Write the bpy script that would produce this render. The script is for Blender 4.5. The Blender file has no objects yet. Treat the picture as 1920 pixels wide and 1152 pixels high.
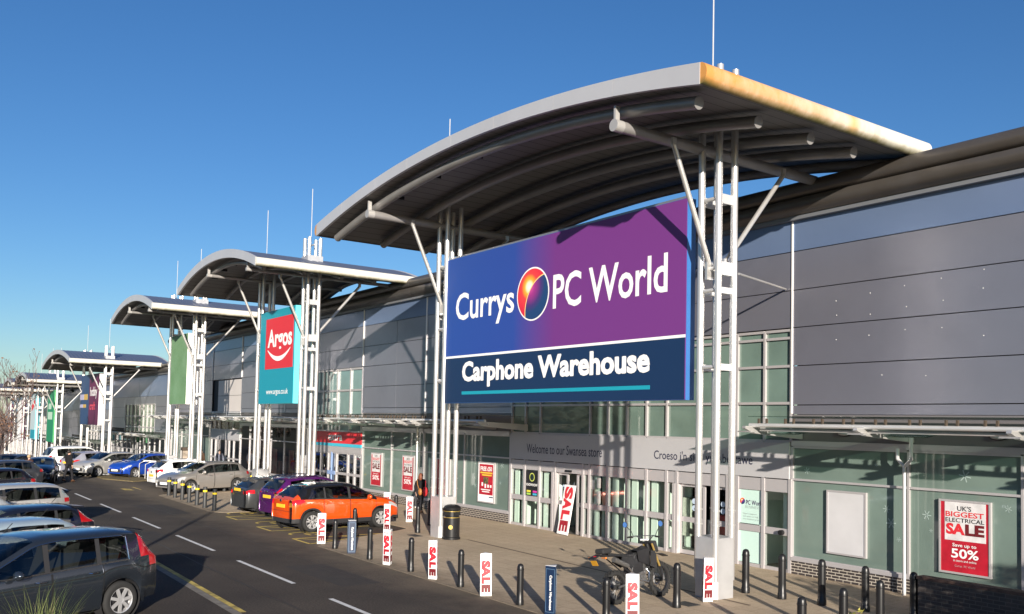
import bpy, math, random
from mathutils import Vector, Matrix, Euler
random.seed(7)
S = bpy.context.scene
COL = S.collection
R = math.radians
# ------------------------------------------------------------------ camera
CAM = Vector((0.0, -20.0475, 3.8))
cam = bpy.data.cameras.new('camera')
cam.sensor_width = 36.0
cam.lens = 1687.108 / 1920 * 36
cam.shift_y = (716.125 - 576) / 1920
cam.clip_end = 3000
camo = bpy.data.objects.new('camera', cam)
COL.objects.link(camo)
_r = Matrix.Rotation(0.955908, 3, 'Z') @ Matrix.Rotation(0.04751253, 3, 'X') @ Matrix.Rotation(-0.02112443, 3, 'Y')
_c = Matrix((_r.col[0], _r.col[2], -_r.col[1])).transposed()
camo.matrix_world = Matrix.Translation(CAM) @ _c.to_4x4()
S.camera = camo
# ------------------------------------------------------------------ sky, sun, exposure
SUN_TRAVEL = Vector((-1.95, 1.0, -0.475)).normalized()
w = bpy.data.worlds.new('World')
S.world = w
w.use_nodes = True
nt = w.node_tree
bg = nt.nodes['Background']
sky = nt.nodes.new('ShaderNodeTexSky')
sky.sky_type = 'NISHITA'
sky.sun_disc = False
sky.sun_elevation = math.asin(-SUN_TRAVEL.z)
sky.sun_rotation = math.atan2(-SUN_TRAVEL.x, -SUN_TRAVEL.y)
sky.altitude = 0
sky.air_density = 1.0
sky.dust_density = 0.35
sky.ozone_density = 4.1
hs = nt.nodes.new('ShaderNodeHueSaturation')
hs.inputs['Saturation'].default_value = 1.13
hs.inputs['Hue'].default_value = .507
nt.links.new(sky.outputs[0], hs.inputs['Color'])
nt.links.new(hs.outputs[0], bg.inputs[0])
bg.inputs[1].default_value = 0.071
sl = bpy.data.lights.new('sun', 'SUN')
sl.energy = 5.0
sl.angle = R(0.5)
sl.color = (1.0, 0.91, 0.79)
so = bpy.data.objects.new('sun', sl)
COL.objects.link(so)
so.rotation_euler = SUN_TRAVEL.to_track_quat('-Z', 'Y').to_euler()
so.location = (20, -20, 30)
S.view_settings.view_transform = 'Standard'
S.view_settings.look = 'None'
S.view_settings.gamma = 1
S.view_settings.exposure = 0.90
# ------------------------------------------------------------------ materials
MATS = {}
def mat(name, col=(.5, .5, .5), rough=.5, metal=0., spec=.5, noise=None, bump=None, coat=0., emit=None, noise2=None):
    """noise=(scale, amount[, colour]) mottles the base colour; bump=(scale, strength)."""
    if name in MATS: return MATS[name]
    m = bpy.data.materials.new(name); m.use_nodes = True
    t = m.node_tree; b = t.nodes['Principled BSDF']
    b.inputs['Base Color'].default_value = (*col, 1)
    b.inputs['Roughness'].default_value = rough
    b.inputs['Metallic'].default_value = metal
    b.inputs['Specular IOR Level'].default_value = spec
    b.inputs['Coat Weight'].default_value = coat
    b.inputs['Coat Roughness'].default_value = .03
    tc = None
    if noise or bump or noise2:
        tc = t.nodes.new('ShaderNodeTexCoord')
    last = None
    for nz in (noise, noise2):
        if not nz: continue
        n = t.nodes.new('ShaderNodeTexNoise'); n.inputs['Scale'].default_value = nz[0]; n.inputs['Detail'].default_value = 6
        t.links.new(tc.outputs['Object'], n.inputs['Vector'])
        rp = t.nodes.new('ShaderNodeMapRange'); rp.inputs[1].default_value = .36; rp.inputs[2].default_value = .66
        t.links.new(n.outputs['Fac'], rp.inputs[0])
        mx = t.nodes.new('ShaderNodeMix'); mx.data_type = 'RGBA'
        c2 = nz[2] if len(nz) > 2 else tuple(max(0, c * (1 - nz[1])) for c in col)
        fm = t.nodes.new('ShaderNodeMath'); fm.operation = 'MULTIPLY'; fm.inputs[1].default_value = nz[1] if len(nz) > 2 else 1
        t.links.new(rp.outputs[0], fm.inputs[0]); t.links.new(fm.outputs[0], mx.inputs[0])
        if last: t.links.new(last, mx.inputs[6])
        else: mx.inputs[6].default_value = (*col, 1)
        mx.inputs[7].default_value = (*c2, 1)
        last = mx.outputs[2]
    if last: t.links.new(last, b.inputs['Base Color'])
    if bump:
        n = t.nodes.new('ShaderNodeTexNoise'); n.inputs['Scale'].default_value = bump[0]; n.inputs['Detail'].default_value = 5
        t.links.new(tc.outputs['Object'], n.inputs['Vector'])
        bp = t.nodes.new('ShaderNodeBump'); bp.inputs['Strength'].default_value = bump[1]; bp.inputs['Distance'].default_value = .02
        t.links.new(n.outputs['Fac'], bp.inputs['Height']); t.links.new(bp.outputs[0], b.inputs['Normal'])
    if emit:
        b.inputs['Emission Color'].default_value = (*emit[0], 1); b.inputs['Emission Strength'].default_value = emit[1]
    MATS[name] = m
    return m
def glassmat(name, tint, refl=.10, rough=.0, power=1.45):
    """see-through pane: tinted transparency under a Fresnel reflection"""
    if name in MATS: return MATS[name]
    m = bpy.data.materials.new(name); m.use_nodes = True; t = m.node_tree
    t.nodes.remove(t.nodes['Principled BSDF']); out = t.nodes['Material Output']
    tr = t.nodes.new('ShaderNodeBsdfTransparent'); tr.inputs[0].default_value = (*tint, 1)
    gl = t.nodes.new('ShaderNodeBsdfGlossy'); gl.inputs['Roughness'].default_value = rough; gl.inputs[0].default_value = (.95, .97, 1, 1)
    lf = t.nodes.new('ShaderNodeLayerWeight'); lf.inputs[0].default_value = .5
    lw = t.nodes.new('ShaderNodeMath'); lw.operation = 'POWER'; lw.inputs[1].default_value = 5; t.links.new(lf.outputs['Facing'], lw.inputs[0])   # Schlick, the same from both sides
    ad = t.nodes.new('ShaderNodeMath'); ad.operation = 'ADD'; ad.use_clamp = True; ad.inputs[1].default_value = refl + .035
    mx = t.nodes.new('ShaderNodeMixShader')
    t.links.new(lw.outputs[0], ad.inputs[0]); t.links.new(ad.outputs[0], mx.inputs[0])
    t.links.new(tr.outputs[0], mx.inputs[1]); t.links.new(gl.outputs[0], mx.inputs[2]); t.links.new(mx.outputs[0], out.inputs[0])
    MATS[name] = m
    return m
# ------------------------------------------------------------------ mesh helpers
WM = {}
# parts whose separate pieces each become an object of their own
EACH = {'glass','cover_strip','tie_plate','sticker','screen_and_reflection','window_notice','glass_roof','bracket','glass_wing','downlight','print_block','pale_wordmark','gold_wordmark','aperture','eyes','display_stand','frosted_panel','end_sleeve_x','fixing_plug','roof_collar','panel_gaps','glass_clamp','stand','seats','spokes_x'}
class MB:
    def __init__(s): s.v = []; s.f = []
    def add(s, vs, fs):
        o = len(s.v); s.v += [tuple(v) for v in vs]; s.f += [tuple(i + o for i in f) for f in fs]; return s
    def box(s, x0, x1, y0, y1, z0, z1):
        return s.add([(x0,y0,z0),(x1,y0,z0),(x1,y1,z0),(x0,y1,z0),(x0,y0,z1),(x1,y0,z1),(x1,y1,z1),(x0,y1,z1)],
                     [(0,3,2,1),(4,5,6,7),(0,1,5,4),(1,2,6,5),(2,3,7,6),(3,0,4,7)])
    def obox(s, c, ax, ay, az):
        c, ax, ay, az = Vector(c), Vector(ax), Vector(ay), Vector(az)
        q = [c + ax*i + ay*j + az*k for k in (-1, 1) for i, j in ((-1,-1),(1,-1),(1,1),(-1,1))]
        return s.add(q, [(0,3,2,1),(4,5,6,7),(0,1,5,4),(1,2,6,5),(2,3,7,6),(3,0,4,7)])
    def quad(s, a, b, c, d): return s.add([a, b, c, d], [(0, 1, 2, 3)])
    def tube(s, path, r, n=10, cap=True):
        P = [Vector(p) for p in path]; rs = r if isinstance(r, (list, tuple)) else [r] * len(P)
        t0 = (P[1] - P[0]).normalized(); ref = Vector((0, 0, 1)) if abs(t0.z) < .9 else Vector((1, 0, 0))
        u = t0.cross(ref).normalized(); vs = []; fs = []
        for i, p in enumerate(P):
            t = ((P[min(i+1, len(P)-1)] - P[max(i-1, 0)])).normalized()
            u = (u - t * u.dot(t)).normalized(); w_ = t.cross(u)
            vs += [p + (u * math.cos(a) + w_ * math.sin(a)) * rs[i] for a in (2*math.pi*k/n for k in range(n))]
        for i in range(len(P) - 1):
            for k in range(n):
                fs.append((i*n+k, i*n+(k+1) % n, (i+1)*n+(k+1) % n, (i+1)*n+k))
        if cap: fs += [tuple(range(n))[::-1], tuple(range((len(P)-1)*n, len(P)*n))]
        return s.add(vs, fs)
    def cyl(s, a, b, r, n=12): return s.tube([a, b], r, n)
    def lathe(s, prof, n=20, c=(0, 0, 0), axis='Z'):
        vs = []; fs = []; m = len(prof)
        for k in range(n):
            a = 2*math.pi*k/n; ca, sa = math.cos(a), math.sin(a)
            for r, h in prof:
                if axis == 'Z': v = (r*ca, r*sa, h)
                elif axis == 'Y': v = (r*ca, h, r*sa)
                else: v = (h, r*ca, r*sa)
                vs.append((v[0]+c[0], v[1]+c[1], v[2]+c[2]))
        for k in range(n):
            for i in range(m-1):
                fs.append((k*m+i, ((k+1) % n)*m+i, ((k+1) % n)*m+i+1, k*m+i+1))
        return s.add(vs, fs)
    def prism(s, poly, axis, a, b):
        """poly of 2d points extruded along axis from a to b (X: poly is y,z; Y: x,z; Z: x,y)"""
        f = {'X': lambda p, t: (t, p[0], p[1]), 'Y': lambda p, t: (p[0], t, p[1]), 'Z': lambda p, t: (p[0], p[1], t)}[axis]
        n = len(poly); vs = [f(p, a) for p in poly] + [f(p, b) for p in poly]
        return s.add(vs, [tuple(range(n))[::-1], tuple(range(n, 2*n))] + [(i, (i+1) % n, n+(i+1) % n, n+i) for i in range(n)])
    def ball(s, c, r, n=10, m=6):
        rx, ry, rz = r if isinstance(r, (list, tuple)) else (r, r, r)
        vs = [(c[0], c[1], c[2]-rz)]; fs = []
        for i in range(1, m):
            a = math.pi*i/m - math.pi/2
            for k in range(n):
                b = 2*math.pi*k/n; vs.append((c[0]+rx*math.cos(a)*math.cos(b), c[1]+ry*math.cos(a)*math.sin(b), c[2]+rz*math.sin(a)))
        vs.append((c[0], c[1], c[2]+rz))
        for k in range(n): fs.append((0, 1+(k+1) % n, 1+k)); fs.append((len(vs)-1, len(vs)-1-n+k, len(vs)-1-n+(k+1) % n))
        for i in range(m-2):
            for k in range(n): fs.append((1+i*n+k, 1+i*n+(k+1) % n, 1+(i+1)*n+(k+1) % n, 1+(i+1)*n+k))
        return s.add(vs, fs)
    def islands(s):
        par = list(range(len(s.v)))
        def find(i):
            while par[i] != i: par[i] = par[par[i]]; i = par[i]
            return i
        for f in s.f:
            for i in f[1:]: par[find(i)] = find(f[0])
        g = {}
        for f in s.f: g.setdefault(find(f[0]), []).append(f)
        out = []
        for fs in g.values():
            us = sorted({i for f in fs for i in f}); ix = {u: n for n, u in enumerate(us)}; b = MB()
            b.v = [s.v[u] for u in us]; b.f = [tuple(ix[i] for i in f) for f in fs]; out.append(b)
        return out
    def build(s, name, m, parent=None, smooth=None, bevel=0, local=False):
        if name in EACH:
            parts = s.islands()
            if len(parts) > 1:
                for b in parts[:100]: o = b._build(name, m, parent, smooth, bevel, local)
                return o
        return s._build(name, m, parent, smooth, bevel, local)
    def _build(s, name, m, parent=None, smooth=None, bevel=0, local=False):
        me = bpy.data.meshes.new(name); me.from_pydata(s.v, [], s.f); me.validate(); me.update()
        me.materials.append(m)
        return link(name, me, parent, smooth, bevel, local)
def link(name, me, parent=None, smooth=None, bevel=0, local=False):
    if parent is not None and not local and parent.name in WM:
        me.transform(WM[parent.name].inverted())
    if smooth is not None:
        for p in me.polygons: p.use_smooth = True
        try: me.set_sharp_from_angle(angle=R(smooth))
        except Exception: pass
    o = bpy.data.objects.new(name, me); COL.objects.link(o)
    if parent is not None: o.parent = parent; WM[o.name] = WM.get(parent.name, Matrix.Identity(4))
    if bevel:
        b = o.modifiers.new('bevel', 'BEVEL'); b.width = bevel; b.segments = 2; b.limit_method = 'ANGLE'; b.angle_limit = R(40)
    return o
def tag(o, label, cat, group=None):
    o['label'] = label; o['category'] = cat
    if group: o['group'] = group
    return o
def thing(name, label, cat, loc=(0, 0, 0), rotz=0, group=None):
    o = bpy.data.objects.new(name, None); o.empty_display_size = .2; COL.objects.link(o)
    o.location = loc; o.rotation_euler = (0, 0, rotz)
    WM[o.name] = Matrix.Translation(loc) @ Matrix.Rotation(rotz, 4, 'Z')
    return tag(o, label, cat, group)
def kind(o, k): o['kind'] = k; return o
def copy_tree(o, parent=None, **kw):
    c = o.copy(); COL.objects.link(c)
    if parent: c.parent = parent
    for ch in list(o.children): copy_tree(ch, c)
    return c
def again(o, loc, rotz=0, label=None, scale=1, group=None):
    c = copy_tree(o); c.location = loc; c.rotation_euler = (0, 0, rotz); c.scale = (scale,)*3
    if label: c['label'] = label
    if group: c['group'] = group
    return c
TXT = {}
def text_mesh(s, bold=0., res=3):
    k = (s, bold)
    if k not in TXT:
        cu = bpy.data.curves.new('t', 'FONT'); cu.body = s; cu.offset = bold; cu.extrude = 0; cu.resolution_u = res
        cu.fill_mode = 'BOTH'; cu.size = 1
        o = bpy.data.objects.new('t', cu); COL.objects.link(o)
        dg = bpy.context.evaluated_depsgraph_get(); dg.update()
        me = bpy.data.meshes.new_from_object(o.evaluated_get(dg)); bpy.data.objects.remove(o)
        TXT[k] = ([tuple(v.co) for v in me.vertices], [tuple(p.vertices) for p in me.polygons])
    return TXT[k]
def text(name, s, m, parent, box, y=None, frame=None, bold=0., shear=0., heavy=0.):
    """lettering fitted to box=(x0,x1,z0,z1) on the plane y (facing -Y), or in frame=(origin, right, up)"""
    vs, fs = text_mesh(s, bold)
    xs = [v[0] for v in vs]; ys = [v[1] for v in vs]
    a, b, c, d = min(xs), max(xs), min(ys), max(ys)
    x0, x1, z0, z1 = box
    out = []
    for v in vs:
        X = x0 + (v[0]-a)/(b-a)*(x1-x0); Z = z0 + (v[1]-c)/(d-c)*(z1-z0); X += shear*(Z-z0)
        if frame: o, r, u = (Vector(q) for q in frame); out.append(tuple(o + r*X + u*Z))
        else: out.append((X, y, Z))
    mb = MB(); mb.add(out, fs)
    if heavy:   # thicker strokes: the same outlines again, a hair apart in depth
        for k, (dx, dz) in enumerate(((-1, .4), (1, -.4), (.5, .8), (-.5, -.8))):
            mb.add([(p[0]+dx*heavy, p[1]-.0012*(k+1), p[2]+dz*heavy) for p in out], fs)
    return mb.build(name, m, parent)
# ------------------------------------------------------------------ material list
asphalt = mat('asphalt', (.054,.044,.038), .93, 0, .25, noise=(.38,.85,(.115,.094,.074)), bump=(70,.5), noise2=(24,.7,(.020,.018,.017)))
def dirty(m, lo, hi, col, amt, ys):
    """brown grit gathered along the paving edge: a real deposit with a ragged outline"""
    t = m.node_tree; b = t.nodes['Principled BSDF']; src = b.inputs['Base Color'].links[0].from_socket
    tc = t.nodes.new('ShaderNodeTexCoord'); sp = t.nodes.new('ShaderNodeSeparateXYZ'); t.links.new(tc.outputs['Object'], sp.inputs[0])
    nz = t.nodes.new('ShaderNodeTexNoise'); nz.inputs['Scale'].default_value = .9; nz.inputs['Detail'].default_value = 9; nz.inputs['Roughness'].default_value = .7; t.links.new(tc.outputs['Object'], nz.inputs['Vector'])
    def M_(op, a, v):
        n = t.nodes.new('ShaderNodeMath'); n.operation = op
        for i, q in enumerate((a, v)):
            if isinstance(q, (int, float)): n.inputs[i].default_value = q
            else: t.links.new(q, n.inputs[i])
        return n.outputs[0]
    d = M_('ABSOLUTE', M_('SUBTRACT', sp.outputs[1], ys), 0); v = M_('ADD', d, M_('MULTIPLY', nz.outputs['Fac'], -3.2))
    mr = t.nodes.new('ShaderNodeMapRange'); t.links.new(v, mr.inputs[0]); mr.inputs[1].default_value = hi; mr.inputs[2].default_value = lo; mr.inputs[3].default_value = 0; mr.inputs[4].default_value = amt
    mx = t.nodes.new('ShaderNodeMix'); mx.data_type = 'RGBA'; t.links.new(mr.outputs[0], mx.inputs[0]); t.links.new(src, mx.inputs[6]); mx.inputs[7].default_value = (*col, 1)
    t.links.new(mx.outputs[2], b.inputs['Base Color'])
dirty(asphalt, -1.5, .2, (.17,.135,.095), .75, -8.6)
paving = mat('paving', (.56,.445,.315), .9, 0, .25, noise=(.5,.45,(.42,.335,.235)), bump=(60,.4), noise2=(34,.38,(.27,.215,.15)))
dirty(paving, -1.5, -.3, (.10,.085,.065), .7, -9.1)
def blocks(m):
    """small block paviours: the joint pattern multiplies the paving colour a little"""
    t = m.node_tree; b = t.nodes['Principled BSDF']; src = b.inputs['Base Color'].links[0].from_socket
    tc = t.nodes.new('ShaderNodeTexCoord'); br = t.nodes.new('ShaderNodeTexBrick'); t.links.new(tc.outputs['Object'], br.inputs['Vector'])
    br.inputs['Scale'].default_value = 1; br.inputs['Brick Width'].default_value = .45; br.inputs['Row Height'].default_value = .45; br.inputs['Mortar Size'].default_value = .012
    br.inputs['Color1'].default_value = (1,1,1,1); br.inputs['Color2'].default_value = (.84,.83,.82,1); br.inputs['Mortar'].default_value = (.55,.52,.48,1)
    mx = t.nodes.new('ShaderNodeMix'); mx.data_type = 'RGBA'; mx.blend_type = 'MULTIPLY'; mx.inputs[0].default_value = .55
    t.links.new(src, mx.inputs[6]); t.links.new(br.outputs['Color'], mx.inputs[7]); t.links.new(mx.outputs[2], b.inputs['Base Color'])
blocks(paving)
soil = mat('soil', (.10,.085,.05), .95, 0, .2, noise=(2,.6,(.05,.06,.025)))
verge = mat('verge', (.19,.145,.075), .95, 0, .2, noise=(4,.6,(.10,.09,.045)), bump=(40,.4))
line_white = mat('line_white', (.74,.74,.72), .8, 0, .3, noise=(9,.5,(.40,.39,.37)))
line_yellow = mat('line_yellow', (.66,.50,.12), .8, 0, .3, noise=(3.5,.75,(.12,.10,.06)))
kerbstone = mat('kerbstone', (.23,.21,.18), .9, 0, .3, noise=(5,.6,(.10,.09,.08)))
panel = mat('panel_silver', (.295,.295,.345), .34, .60, .5, noise=(.35,.14), noise2=(1.7,.05))
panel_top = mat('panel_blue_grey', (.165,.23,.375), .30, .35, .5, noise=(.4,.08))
panel_pale = mat('panel_pale', (.62,.58,.56), .5, .1, .5, noise=(.8,.06))
backing = mat('wall_backing', (.05,.05,.05), .8)
eave_m = mat('eave_metal', (.125,.115,.11), .40, .5, .5, noise=(.8,.5,(.075,.06,.042)))
flash = mat('flashing', (.19,.20,.22), .5, .3)
frame_m = mat('frame_silver', (.50,.475,.48), .38, .35, .5)
trim = mat('trim_white', (.80,.78,.75), .4, .1)
fascia_m = mat('fascia_grey', (.46,.455,.47), .45, .1, .5, noise=(.6,.05))
dark_fascia = mat('fascia_dark', (.17,.16,.165), .5, .2)
sheet = mat('sheet_glass_green', (.165,.225,.198), .035, 0, .65, noise=(.7,.2), bump=(.9,.06))
sheet_dk = mat('sheet_glass_deep', (.150,.220,.190), .03, 0, .8, noise=(.9,.2), bump=(.9,.06))
shop_glass = glassmat('shop_glass', (.78,.86,.82), .015)
canopy_glass = glassmat('canopy_glass', (.48,.60,.54), .10, .05)
white_m = mat('steel_white', (.62,.61,.60), .30, .62, .5, noise=(1.2,.5,(.50,.48,.45)))
steel = mat('steel_silver', (.62,.62,.62), .34, .35, .5, noise=(1.5,.10))
steel_dk = mat('steel_canopy', (.27,.26,.255), .40, .30, .5, noise=(2,.12))
galv = mat('pedestal_metal', (.52,.52,.53), .42, .45, .5, noise=(2.5,.14))
roof_m = mat('roof_ribbed', (.16,.18,.24), .42, .55, .5)
black_m = mat('black_paint', (.011,.011,.012), .36, 0, .4)
rubber = mat('rubber', (.016,.016,.016), .85)
red_m = mat('sign_red', (.62,.025,.035), .5)
white_p = mat('print_white', (.86,.85,.84), .55)
black_p = mat('print_black', (.01,.01,.012), .55)
navy_m = mat('sign_navy', (.007,.027,.082), .45)
teal_m = mat('sign_teal', (.010,.27,.36), .5)
teal_l = mat('sign_teal_side', (.12,.62,.72), .5)
deepred = mat('print_dark_red', (.13,.008,.012), .55)
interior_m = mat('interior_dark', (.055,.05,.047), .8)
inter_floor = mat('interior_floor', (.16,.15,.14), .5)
rust = mat('rust', (.075,.055,.04), .8, 0, .3, noise=(14,.6,(.04,.035,.03)))
def brickmat(name='dark_brick', mortar=(.50,.45,.38,1)):
    m = bpy.data.materials.new(name); m.use_nodes = True; t = m.node_tree; b = t.nodes['Principled BSDF']
    tc = t.nodes.new('ShaderNodeTexCoord'); mp = t.nodes.new('ShaderNodeMapping'); mp.inputs['Rotation'].default_value = (R(-90), 0, 0)
    sep = t.nodes.new('ShaderNodeSeparateXYZ'); cmb = t.nodes.new('ShaderNodeCombineXYZ')
    t.links.new(tc.outputs['Object'], sep.inputs[0])
    ad = t.nodes.new('ShaderNodeMath'); ad.operation = 'ADD'
    t.links.new(sep.outputs[0], ad.inputs[0]); t.links.new(sep.outputs[1], ad.inputs[1])
    t.links.new(ad.outputs[0], cmb.inputs[0]); t.links.new(sep.outputs[2], cmb.inputs[1])
    br = t.nodes.new('ShaderNodeTexBrick'); br.inputs['Scale'].default_value = 1; br.inputs['Brick Width'].default_value = .225
    br.inputs['Row Height'].default_value = .075; br.inputs['Mortar Size'].default_value = .0085; br.inputs['Mortar Smooth'].default_value = .1
    br.inputs['Color1'].default_value = (.034,.028,.027,1); br.inputs['Color2'].default_value = (.055,.044,.04,1); br.inputs['Mortar'].default_value = mortar
    t.links.new(cmb.outputs[0], br.inputs['Vector']); t.links.new(br.outputs['Color'], b.inputs['Base Color']); b.inputs['Roughness'].default_value = .7
    return m
brick = brickmat(); brick_shaded = brickmat('shaded_brick', (.085,.075,.066,1))  # second brick darkens the mortar to stand for the shade on the low wall
# ------------------------------------------------------------------ setting: ground, road, pavement, markings
def sheet_obj(name, polys, m, z, k='structure'):
    mb = MB()
    for p in polys: mb.add([(q[0], q[1], q[2] if len(q) > 2 else z) for q in p], [tuple(range(len(p)))])
    return kind(mb.build(name, m), k)
sheet_obj('ground', [[(-900,-700,-3.4),(400,-700,-3.4),(400,700,-3.4),(-900,700,-3.4)]], soil, 0)
# car park and road: level as far as X=-62, then falling to the lower end of the park
prof = [(40,0),(-62,0),(-80,-1.9),(-105,-2.85),(-300,-3.0)]
sheet_obj('road', [[(a[0],-60,a[1]),(a[0],2,a[1]),(b[0],2,b[1]),(b[0],-60,b[1])] for a, b in zip(prof, prof[1:])], asphalt, 0)
pv = MB()
pv.prism([(8,-8.95),(8,.05),(-36.4,.05),(-36.4,-4.3),(-28.6,-4.3),(-28.0,-5.2),(-26.2,-8.6),(-25.7,-8.95)], 'Z', -.2, .010)
pv.prism([(-36.4,.05),(-48.6,.05),(-48.6,-3.2),(-47.6,-3.4),(-46.2,-8.3),(-45.6,-8.65),(-37.0,-8.75),(-36.4,-8.3)], 'Z', -.2, .010)
pv.prism([(-48.6,.05),(-62,.05),(-62,-3.2),(-48.6,-3.2)], 'Z', -.2, .010)
kind(pv.build('pavement', paving), 'structure')
pv2 = MB()
for a, b in zip(prof[1:], prof[2:]):
    pv2.add([(a[0],-4.6,a[1]+.02),(a[0],.05,a[1]+.02),(b[0],.05,b[1]+.02),(b[0],-4.6,b[1]+.02)], [(0,1,2,3)])
kind(pv2.build('pavement', paving), 'structure')
vg = MB(); vg.prism([(-55.6,-7.6),(-56.5,-6.3),(-61.8,-6.3),(-61.8,-8.6),(-58.5,-8.7)], 'Z', -.1, .05)
kind(vg.build('verge', verge), 'structure')
lines = MB()
for x in range(7):
    a = -14.0 - 6.02*x; lines.add([(a-.1,-11.98,.004),(a-.1,-11.87,.004),(a-4.05,-11.87,.004),(a-4.05,-11.98,.004)], [(0,1,2,3)])
kind(lines.build('centre_line', line_white), 'structure')
yl = MB()
yl.add([(-17.6,-14.02,.004),(-17.6,-13.90,.004),(-46,-13.55,.004),(-46,-13.67,.004)], [(0,1,2,3)])
def strip(mb, a, b, wd=.09, z=.004):
    a, b = Vector((*a, z)), Vector((*b, z)); n = (b-a).normalized().cross(Vector((0,0,1)))*wd/2
    mb.add([a-n, b-n, b+n, a+n], [(0,1,2,3)])
bay = MB()
for X0, X1, yb in ((-35.0,-33.7,-8.75),(-31.3,-29.9,-8.85),(-27.7,-26.3,-8.95)):
    strip(bay, (X0,yb), (X1,yb)); strip(bay, (X0,yb), (X0,-4.4)); strip(bay, (X1,yb), (X1+(-.9 if X0 > -28 else 0),-4.4)) if X0 < -28 else strip(bay, (X1,yb), (-28.1,-4.6))
    k = yb + .1
    for j in range(3):
        z_ = .0042 + .001*j; strip(bay, (X0+.05,k), (X1-.1 - (.25*j if X0 > -28 else 0),k+1.35), .08, z_); k += 1.4
for cx, cy in ((-32.3,-8.0),(-28.7,-8.15),(-35.9,-7.9)):
    for k in range(9):
        a, b = math.pi*(.15+k*.16), math.pi*(.15+(k+1)*.16)
        strip(bay, (cx+.42*math.cos(a), cy+.5*math.sin(a)), (cx+.42*math.cos(b), cy+.5*math.sin(b)), .09, .0085)
    strip(bay, (cx,cy), (cx+.45,cy+.05), .09, .0095); strip(bay, (cx-.05,cy+.1), (cx+.0,cy+.9), .09, .0105)
kind(bay.build('bay_markings', mat('line_yellow_bay', (.74,.56,.13), .8, 0, .3, noise=(5,.35,(.25,.20,.10)))), 'structure')
kind(yl.build('edge_line', line_yellow), 'structure')
ch = MB(); strip(ch, (-25.0,-4.05), (-13.0,-4.45), .10, .0125); kind(ch.build('drain_channel', mat('channel_dark', (.14,.10,.065), .9)), 'structure')
tar = mat('tar_seam', (.022,.02,.019), .7)
sm_ = MB()
rq = random.Random(5)
for y_, x0_, x1_ in ((-10.35,-8,-60),(-12.95,-12,-40)):
    x = x0_; yy = y_
    while x > x1_:
        d = rq.uniform(.6,1.6); y2 = y_+rq.uniform(-.05,.05); strip(sm_, (x,yy), (x-d,y2), rq.uniform(.015,.04), .0022); x -= d; yy = y2
for x_, y_ in ((-19.5,-9.3),(-27.5,-9.6),(-38.5,-9.0),(-24.0,-12.2),(-33.0,-12.4),(-30.5,-6.2),(-34.5,-6.6)):
    p = Vector((x_,y_)); a = rq.uniform(0,6.28)
    for k in range(9):
        q = p+Vector((math.cos(a),math.sin(a)))*rq.uniform(.15,.45); strip(sm_, p, q, rq.uniform(.008,.02), .0018+.0001*k); p = q; a += rq.uniform(-.7,.7)
kind(sm_.build('road_cracks', tar), 'structure')
pt = MB()
for x0_, y0_, x1_, y1_ in ((-22.6,-11.2,-19.2,-10.1),(-31.5,-13.3,-29.2,-12.2),(-41,-10.9,-36.6,-9.6),(-16.6,-13.1,-14.8,-12.3)):
    pt.add([(x0_,y0_,.0014),(x1_,y0_+.08,.0014),(x1_-.06,y1_,.0014),(x0_+.1,y1_-.05,.0014)], [(0,1,2,3)])
kind(pt.build('road_patches', mat('asphalt_patch', (.040,.036,.034), .9, 0, .3, noise=(3,.4,(.07,.06,.05)), bump=(60,.4))), 'structure')
kb = MB(); kb.add([(-17.4,-14.20,.006),(-17.4,-14.03,.006),(-46,-13.69,.006),(-46,-13.86,.006)], [(0,1,2,3)])
kind(kb.build('kerb', kerbstone), 'structure')
sb = MB(); sb.add([(-51.5,-8.6,.004),(-51.5,-8.5,.004),(-49.6,-8.5,.004),(-49.6,-8.6,.004)], [(0,1,2,3)]); sb.add([(-50.8,-9.35,.004),(-50.3,-8.95,.004),(-49.2,-8.95,.004),(-49.5,-9.35,.004)], [(0,1,2,3)])
kind(sb.build('bay_markings', line_yellow), 'structure')
bank = MB()   # planted bank the photographer stands on
bank.add([(-11.5,-30,.02),(-10.6,-18.4,.02),(-6.2,-13.2,.02),(2,-8.2,.02),(14,-6,.02),(14,-30,.02),(-9.2,-26,1.45),(-8.8,-19.0,1.45),(-4.8,-14.9,1.75),(3,-11,1.9),(14,-9,1.9),(14,-26,2.1)],
         [(0,1,7,6),(1,2,8,7),(2,3,9,8),(3,4,10,9),(6,7,8,11),(8,9,10,11),(4,5,11,10),(5,0,6,11)])
kind(bank.build('planted_bank', soil), 'structure')
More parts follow.
